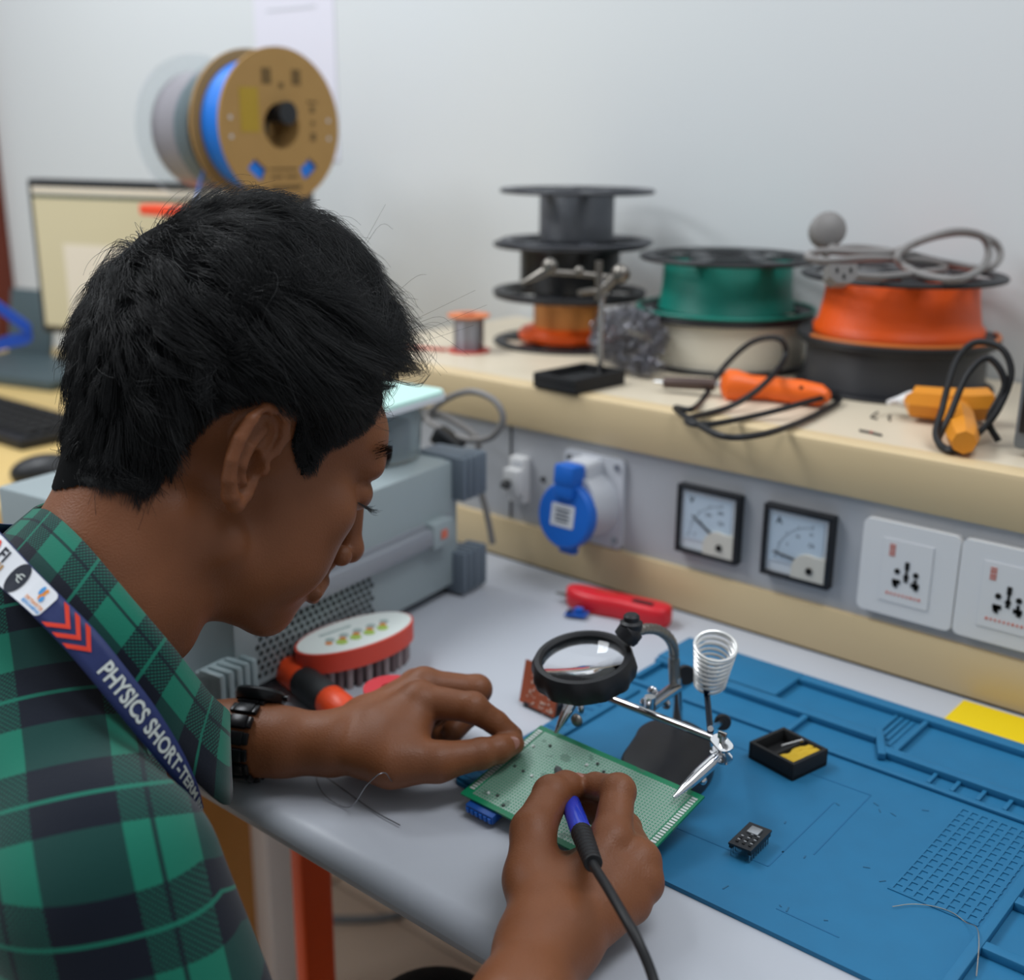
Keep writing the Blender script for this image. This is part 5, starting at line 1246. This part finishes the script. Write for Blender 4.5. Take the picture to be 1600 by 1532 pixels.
for k in range(1, NPT):
    tt = k/(NPT-1)
    d = nr*((.60+.80*topf)*(1-tt)**1.4-.12*tt)+curl*math.sin(5.2*tt)*.45+flow*(.55+1.0*tt)+cvec*(.35+.75*tt)+np.array([.05, 0, -.10])*tt
    d /= np.linalg.norm(d, axis=1)[:, None]; p = p+d*(Ls/(NPT-1))[:, None]; pts[:, k] = p
# keep strands inside the outline of the haircut and outside the scalp
lim = rng.normal(1.0, .018, NS)+np.where(rng.random(NS) < .02, .06, 0)
for k in range(1, NPT):
    q = pts[:, k]; re, rq_ = env_r(q); topz = (q[:, 2] > .045) | (q[:, 0] < -.05)
    sc = np.where(topz & (re > .05), np.minimum(1, re*lim/np.maximum(rq_, 1e-6)), 1); q[:, 0] *= sc; q[:, 2] = .05+(q[:, 2]-.05)*sc; pts[:, k] = q
for k in range(1, NPT):
    q = pts[:, k].astype(F32); sdv = sd_noear(q); bad = sdv < .0012; q[bad] += nr[bad]*(.0018-sdv[bad])[:, None]; pts[:, k] = q
def trim(mask, f_): pts[mask] = pts[mask][:, :1]+(pts[mask]-pts[mask][:, :1])*f_
trim((pts[:, -1, 2] < .086) & (pts[:, -1, 0] > .070), .25)                # nothing combed over the brow
for f_ in (.55, .5):
    eq = pts[:, -1].copy(); eq[:, 1] = -np.abs(eq[:, 1]); ep = pix(to_world(eq.astype(F32))); ein, edm = in_poly(ep)
    trim((~ein) & (edm > 12) & (ep[:, 0] > 300) & (ep[:, 1] > 590), f_)
wp = to_world(pts.reshape(-1, 3).astype(F32))
def strands(name, wpts, n, npt, rad, par, mt='hair_black'):
    hc = bpy.data.hair_curves.new(name); hc.add_curves([npt]*n)
    hc.attributes['position'].data.foreach_set('vector', (wpts-V3(par.parent.location if par.type == 'MESH' else par.location)).astype(F32).ravel())
    ra = hc.attributes.get('radius') or hc.attributes.new('radius', 'FLOAT', 'POINT')
    prof = np.linspace(1, .35, npt); ra.data.foreach_set('value', np.tile(rad*prof, n).astype(F32))
    hc.materials.append(M[mt]); o = bpy.data.objects.new(name, hc); COL.objects.link(o); o.parent = par; return o
hs_ = strands('hair_strands', wp, NS, NPT, .00017, hair); hs_['kind'] = 'stuff'
# eyebrow and eyelashes on the near side
eb = []
for k in range(260):
    t_ = rng.random(); q = np.array([.094-.020*t_*t_-.004, -.014-.030*t_, .033+.006*math.sin(t_*2.6)])+rng.normal(size=3)*[.001, .001, .0016]
    for _ in range(3): q = q-grad(q[None].astype(F32))[0]*float(sd_skull(q[None].astype(F32))[0])
    n0 = grad(q[None].astype(F32))[0]; d = np.array([-.3, -.75, .2])+n0*.35
    eb.append([q+n0*.0003+d*(.0065*s) for s in (0, .35, .7, 1)])
lsh = []
for k in range(46):
    t_ = k/45; q = np.array([.0935-.012*t_*t_, -.022-.026*t_, .0005+.002*math.sin(t_*3)])
    for _ in range(2): q = q-grad(q[None].astype(F32))[0]*float(sd_skull(q[None].astype(F32))[0])
    d = np.array([.9, -.25-.3*t_, -.35])+rng.normal(size=3)*.12
    lsh.append([q, q+d*.0035, q+d*.0065+np.array([0, 0, .0008]), q+d*.0090+np.array([0, 0, .0026])])
fb = np.array(eb+lsh); strands('brow_and_lashes', to_world(fb.reshape(-1, 3).astype(F32)), len(fb), 4, .00014, body)
# fingernails
def nail(name, c, nrm_, along, L, Wd):
    z = Vector(nrm_).normalized(); y = Vector(along); y = (y-z*y.dot(z)).normalized(); x = y.cross(z); R = Matrix((x, y, z)).transposed()
    o = MB().sphere(Vector(c), 1, 16, sc=(Wd/2, L/2, .0011), R=R).build(name, 'nail', person, world=True); return o
tip, ip = r_th[5][0], r_th[4][0]; vd = (CAM-tip).normalized(); nail('thumb_nail', tip*.75+ip*.25+(vd*.55+Vector((0, 0, .75))).normalized()*.0088, vd*.55+Vector((0, 0, .75)), tip-ip, .0135, .0105)
tip, ip = l_th[5][0], l_th[4][0]; vd = (CAM-tip).normalized(); nail('thumb_nail', tip*.80+ip*.20+(vd*.95+Vector((0, 0, .1))).normalized()*.0076, vd*.95+Vector((0, 0, .1)), tip-ip, .0135, .0105)
tip, ip = l_f[0][4][0], l_f[0][3][0]; nail('index_nail', tip*.85+ip*.15+(Vector((.2, .3, .9))).normalized()*.0062, (.2, .3, .9), tip-ip, .010, .008)

# ---- collar
def strip_mesh(name, rows, mt, par, attrs=None, thick=.0016, sub=6):
    """rows: list of polylines (same count) forming a cloth sheet"""
    R_s = [spline(r, sub) for r in rows]; n = len(R_s[0]); m_ = len(R_s)
    vs = [p for r in R_s for p in r]; fs = [(i*n+j, i*n+j+1, (i+1)*n+j+1, (i+1)*n+j) for i in range(m_-1) for j in range(n-1)]
    o = MB().add(vs, fs).build(name, mt, par, world=True, angle=80)
    Ls_ = np.cumsum([0]+[(R_s[m_//2][j+1]-R_s[m_//2][j]).length for j in range(n-1)])
    Hs = np.cumsum([0]+[(R_s[i+1][n//2]-R_s[i][n//2]).length for i in range(m_-1)])
    at = o.data.attributes.new('plaid', 'FLOAT_VECTOR', 'POINT')
    if len(o.data.vertices) == n*m_: at.data.foreach_set('vector', np.array([(Hs[i]+.0004, Ls_[j]+.012, 0) for i in range(m_) for j in range(n)], F32).ravel())
    sd = o.modifiers.new('t', 'SOLIDIFY'); sd.thickness = thick; sd.offset = 0
    return o, R_s
cu = [(120, 792, .800), (80, 786, .765), (52, 797, .715), (78, 800, .688), (130, 846, .664), (200, 929, .650), (270, 1012, .655), (325, 1082, .680), (356, 1112, .705), (352, 1120, .74), (330, 1105, .78)]
cm = [(105, 815, .805), (50, 812, .77), (15, 828, .715), (45, 838, .675), (98, 890, .648), (168, 972, .636), (240, 1058, .640), (305, 1140, .665), (352, 1185, .690), (358, 1180, .735), (340, 1165, .78)]
cl = [(95, 840, .81), (20, 845, .775), (-22, 862, .715), (8, 880, .668), (60, 940, .640), (130, 1022, .628), (205, 1112, .634), (290, 1205, .660), (351, 1258, .688), (362, 1235, .735), (350, 1220, .78)]
rows = [[atd(*q) for q in r] for r in (cu, cm, cl)]
mid = lambda A_, B_: [(a*.5+b*.5) for a, b in zip(A_, B_)]
collar, _ = strip_mesh('collar', [rows[0], mid(rows[0], rows[1]), rows[1], mid(rows[1], rows[2]), rows[2]], 'plaid_collar', person, thick=.0018)
# ---- lanyard lying over the collar
mat('lan_navy', '1d2a5c', .6, noise=(260, '27356b', .8)); mat('lan_white', 'e6e9ee', .5); mat('lan_red', 'e03a22', .5); mat('lan_text', 'd5dcd8', .5); mat('lan_dark', '1a2130', .5)
mat('lan_orange', 'e8923a', .5); mat('lan_lblue', '4a9ad8', .5); mat('lan_brown', 'b08a5c', .5)
lan = thing('lanyard', 'navy blue printed lanyard with a white logo patch hanging round the neck', 'lanyard', tuple(atd(150, 1030, .62)))
e_up = [(80, 818, .80), (18, 820, .755), (-22, 816, .70), (-22, 818, .662), (0, 832, .638), (45, 880, .628), (90, 926, .622), (150, 986, .617), (200, 1048, .617), (245, 1108, .622), (283, 1170, .632), (308, 1225, .645), (318, 1262, .662)]
e_lo = [(62, 858, .81), (-12, 862, .765), (-58, 868, .705), (-60, 872, .662), (-43, 882, .632), (4, 922, .622), (50, 962, .615), (108, 1022, .611), (160, 1084, .612), (210, 1146, .618), (258, 1204, .630), (295, 1246, .648), (312, 1275, .668)]
LU = spline([atd(*q) for q in e_up], 10); LL = spline([atd(*q) for q in e_lo], 10); nL = len(LU)
arc = np.cumsum([0]+[((LU[j+1]+LL[j+1])/2-(LU[j]+LL[j])/2).length for j in range(nL-1)])
def lan_pt(s, t_, h=0.0):                                # s metres along the ribbon, t 0 (lower edge) .. 1 (upper edge)
    j = int(np.clip(np.searchsorted(arc, s)-1, 0, nL-2)); f_ = (s-arc[j])/(arc[j+1]-arc[j]); f_ = min(max(f_, -1), 2)
    a = LL[j].lerp(LL[j+1], f_) if 0 <= f_ <= 1 else LL[j]+(LL[j+1]-LL[j])*f_; b = LU[j].lerp(LU[j+1], f_) if 0 <= f_ <= 1 else LU[j]+(LU[j+1]-LU[j])*f_
    p = a+(b-a)*t_; n0 = (LL[j+1]-LL[j]).cross(LU[j]-LL[j]).normalized()
    if n0.dot(CAM-p) < 0: n0 = -n0
    return p+n0*h
LW = (LU[60]-LL[60]).length
mb = MB(); nT = 4
vs = [LL[j].lerp(LU[j], i/nT) for j in range(nL) for i in range(nT+1)]
mb.add(vs, [(j*(nT+1)+i, j*(nT+1)+i+1, (j+1)*(nT+1)+i+1, (j+1)*(nT+1)+i) for j in range(nL-1) for i in range(nT)])
rb = mb.build('ribbon', 'lan_navy', lan, world=True, angle=80); sdm = rb.modifiers.new('t', 'SOLIDIFY'); sdm.thickness = .0008; sdm.offset = 0
def s_at(px, py):                                         # arc position nearest to a pixel
    c = np.array([[*( (LU[j]+LL[j])/2)] for j in range(nL)]); q = pix(c); return float(arc[np.linalg.norm(q-[px, py], axis=1).argmin()])
def art(name, mt, shapes, h=.0008, par=None):
    mb = MB()
    for vs, fs in shapes: mb.add([lan_pt(x, y/LW, h) for x, y in vs], fs)
    return mb.build(name, mt, par or lan, world=True, smooth=False)
def quad(s0, s1, t0, t1, n=6):
    vs = [(s0+(s1-s0)*i/n, t) for i in range(n+1) for t in (t0, t1)]; return vs, [(2*i, 2*i+1, 2*i+3, 2*i+2) for i in range(n)]
def rq(cs, ct, w, h, r, n=5):
    p = rrect(w, h, r, n); return [(cs, ct)]+[(cs+x, ct+y) for x, y in p], [(0, i+1, (i+1) % len(p)+1) for i in range(len(p))]
def disc(cs, ct, rx, ry, n=28): return [(cs, ct)]+[(cs+rx*math.cos(2*math.pi*i/n), ct+ry*math.sin(2*math.pi*i/n)) for i in range(n)], [(0, i+1, (i+1) % n+1) for i in range(n)]
def txt(s, ct, st, size, bold=0.0, rot=0, sx=1.0):
    vs, fs = text_mesh(st, size, align='CENTER' if rot else 'LEFT', bold=bold)
    ca, sa = math.cos(rot), math.sin(rot)
    return [(s+(v.x*ca*sx-v.y*sa), ct+(v.x*sa*sx+v.y*ca)) for v in vs], fs
sw0 = s_at(68, 944); sa_ = arc[26]
nseg = 18
vsq = []
pw_ = MB(); s0_, s1_ = float(sa_), sw0
grid = [(s0_+(s1_-s0_)*i/nseg, LW*(.03+.94*j/8)) for i in range(nseg+1) for j in range(9)]
fsq = [(i*9+j, i*9+j+1, (i+1)*9+j+1, (i+1)*9+j) for i in range(nseg) for j in range(8)]
art('white_patch', 'lan_white', [(grid, fsq), rq(sw0, LW*.5, .006, LW*.94, .003)], .0009)
sc1 = s_at(33, 905); art('round_emblem', 'lan_dark', [disc(sc1, LW*.50, .0054, .0084)], .0012)
art('emblem_mark', 'lan_text', [txt(sc1, LW*.55, 'Ψ', .0065, rot=-math.pi/2)], .0015)
sc2 = s_at(65, 930)
art('swirl_mark', 'lan_orange', [disc(sc2+.001, LW*.62, .0014, .0030), disc(sc2+.0015, LW*.80, .001, .0011)], .0012); art('swirl_mark', 'lan_lblue', [disc(sc2-.0008, LW*.72, .0012, .0026), disc(sc2+.0024, LW*.52, .0012, .0018)], .0013)
art('patch_text', 'lan_orange', [txt(sc2+.001, LW*.30, 'DIKTISAINTEK', .0026, .00004, rot=-math.pi/2*0+1e-6, sx=.78)], .0012)
art('patch_text', 'lan_lblue', [txt(sc2+.001, LW*.16, 'BERDAMPAK', .0026, .00004, rot=1e-6, sx=.9)], .0012)
sc3 = s_at(6, 875); art('patch_letters', 'lan_dark', [txt(sc3, LW*.66, 'FI', .0085, .0002, rot=1e-6)], .0012)
art('patch_flame', 'lan_red', [disc(sc3-.0075, LW*.70, .0022, .0032)], .0012)
art('patch_small_text', 'lan_brown', [quad(sc3-.004+k*.0024, sc3-.0024+k*.0024, LW*(.18+.02*k), LW*.48) for k in range(4)], .0012)
# chevrons
sch = s_at(112, 985)
for k in range(3):
    b0 = sch+(k-1)*.0082; w = .0038; q = LW
    art('red_chevron', 'lan_red', [([(b0-.006, q*.94), (b0-.006+w, q*.94), (b0+.004+w, q*.50), (b0+.004, q*.50)], [(0, 1, 2, 3)]), ([(b0+.004, q*.50), (b0+.004+w, q*.50), (b0-.006+w, q*.06), (b0-.006, q*.06)], [(0, 1, 2, 3)])], .0011)
stx = s_at(160, 1040); vs, fs = text_mesh('PHYSICS SHORT-TERM INT', .0128, align='LEFT', bold=.00035)
xm = max(v.x for v in vs); stot = float(arc[-1])-stx-.001
art('lanyard_text', 'lan_text', [([(stx+v.x*min(1.0, stot/xm), LW*.50+v.y) for v in vs], fs)], .0012)

# ---- wristwatch on the left wrist
mat('watch_black', '1a1b1e', .3, metal=.4); mat('watch_glass', '101316', .05, coat=1.0)
wc_ = onz(392, 1156, .034); wax = (lf[0][0]-lf[1][0]).normalized()
wt = thing('wristwatch', 'black link-bracelet wristwatch on the wrist resting on the desk', 'watch', tuple(wc_))
wx = Vector((0, 0, 1)); wx = (wx-wax*wx.dot(wax)).normalized(); wy = wax.cross(wx); RAD = .0290
for k in range(15):
    a = 2*math.pi*k/15+.2
    if 1.05 < (a % (2*math.pi)) < 1.75 and False: continue
    d = wx*math.cos(a)+wy*math.sin(a); tg = wax.cross(d); R = Matrix((tg, wax, d)).transposed()
    lk = MB().box(d*RAD, (.0100, .0135, .0042), R=R, bev=.0012).build('bracelet_link', 'watch_black', wt)
    for s_ in (-1, 1): MB().box(d*(RAD-.0003)+wax*(s_*.0085), (.0088, .0040, .0036), R=R, bev=.001).build('outer_link', 'watch_black', lk)
d = (wx*.80+(-wy if (-wy).dot(FWD) > 0 else wy)*.60).normalized(); tg = wax.cross(d); R = Matrix((tg, wax, d)).transposed()
MB().lathe([(.0175, 0), (.0195, .003), (.0195, .007), (.0172, .009), (.0005, .009)], 32, c=d*(RAD-.001), R=R).build('case', 'watch_black', wt)
MB().lathe([(.0150, .0091), (.0150, .0096), (.0005, .0098)], 32, c=d*(RAD-.001), R=R).build('crystal', 'watch_glass', wt)
MB().cyl(d*(RAD+.004)+wax*.018, d*(RAD+.004)+wax*.0225, .0024, n=12).build('crown', 'watch_black', wt)

# ---- trousers, shoes, stool
KR, KL = atd(700, 1545, .90), None
HPr, HPl = PEL+RH*.09, PEL-RH*.09
KR = Vector((-.015, -.40, -.262)); KL = Vector((-.31, -.54, -.34)); FR = Vector((.02, -.42, -.66)); FL = Vector((-.32, -.52, -.66))
tf = lambda P: smin(smin(sd_ell(P, PEL, (.17, .13, .13), TR), sd_chain(P, [(HPr, .088), (KR, .066), (FR, .05)], .03), .04), sd_chain(P, [(HPl, .088), (KL, .066), (FL, .05)], .03), .04)
TV, TF = surface_nets(tf, np.array([-.45, -1.05, -.73]), np.array([.22, -.24, -.06]), .009)
trs = rawobj('trousers', TV, TF); trs.data.materials.append(M['trouser']); adopt(trs, person)
for Fp in (FR, FL): MB().sphere((Fp.x+.01, Fp.y+.05, FLOOR_Z+.042), .05, 18, sc=(.95, 2.3, .82)).build('shoe', 'black_matte', person, world=True)
stl = thing('stool', 'black round stool the person sits on', 'stool', (PEL.x, PEL.y, FLOOR_Z))
MB().lathe([(.0005, .235), (.15, .235), (.165, .245), (.165, .270), (.15, .280), (.0005, .280)], 40).build('seat', 'black_matte', stl)
for k in range(4):
    a = math.pi/4+k*math.pi/2; MB().cyl((.10*math.cos(a), .10*math.sin(a), .236), (.16*math.cos(a), .16*math.sin(a), 0), .012, n=12).build('leg', 'black_plastic', stl)
# grey cable on the floor behind the bench legs
fc = thing('floor_cable', 'grey cable curving across the tiled floor under the bench', 'cable', (-.65, .12, FLOOR_Z))
pt = [onz(x, y, FLOOR_Z+.006)-fc.location for x, y in ((380, 1425), (455, 1432), (530, 1437), (600, 1434), (650, 1420), (700, 1395))]
MB().tube(spline(pt, 8), .006, 8).build('cord', 'dev_grey', fc)
# solder wire curling round the left hand
mat('wire_thin', '8f8f94', .35, metal=.8)
w = spline([onz(806, 1157, .037), onz(760, 1166, .036), onz(700, 1166, .030), onz(625, 1222, .020), onz(600, 1208, .050), onz(575, 1225, .040), onz(545, 1262, .004), onz(505, 1240, .004), onz(500, 1210, .004), onz(580, 1265, .002), onz(625, 1290, .002)], 10)
sol = MB().tube(w, .0004, 6).build('solder_strand', 'wire_thin', loc=w[0]); tag(sol, 'thin solder wire pinched in the fingers and curling onto the desk', 'wire')
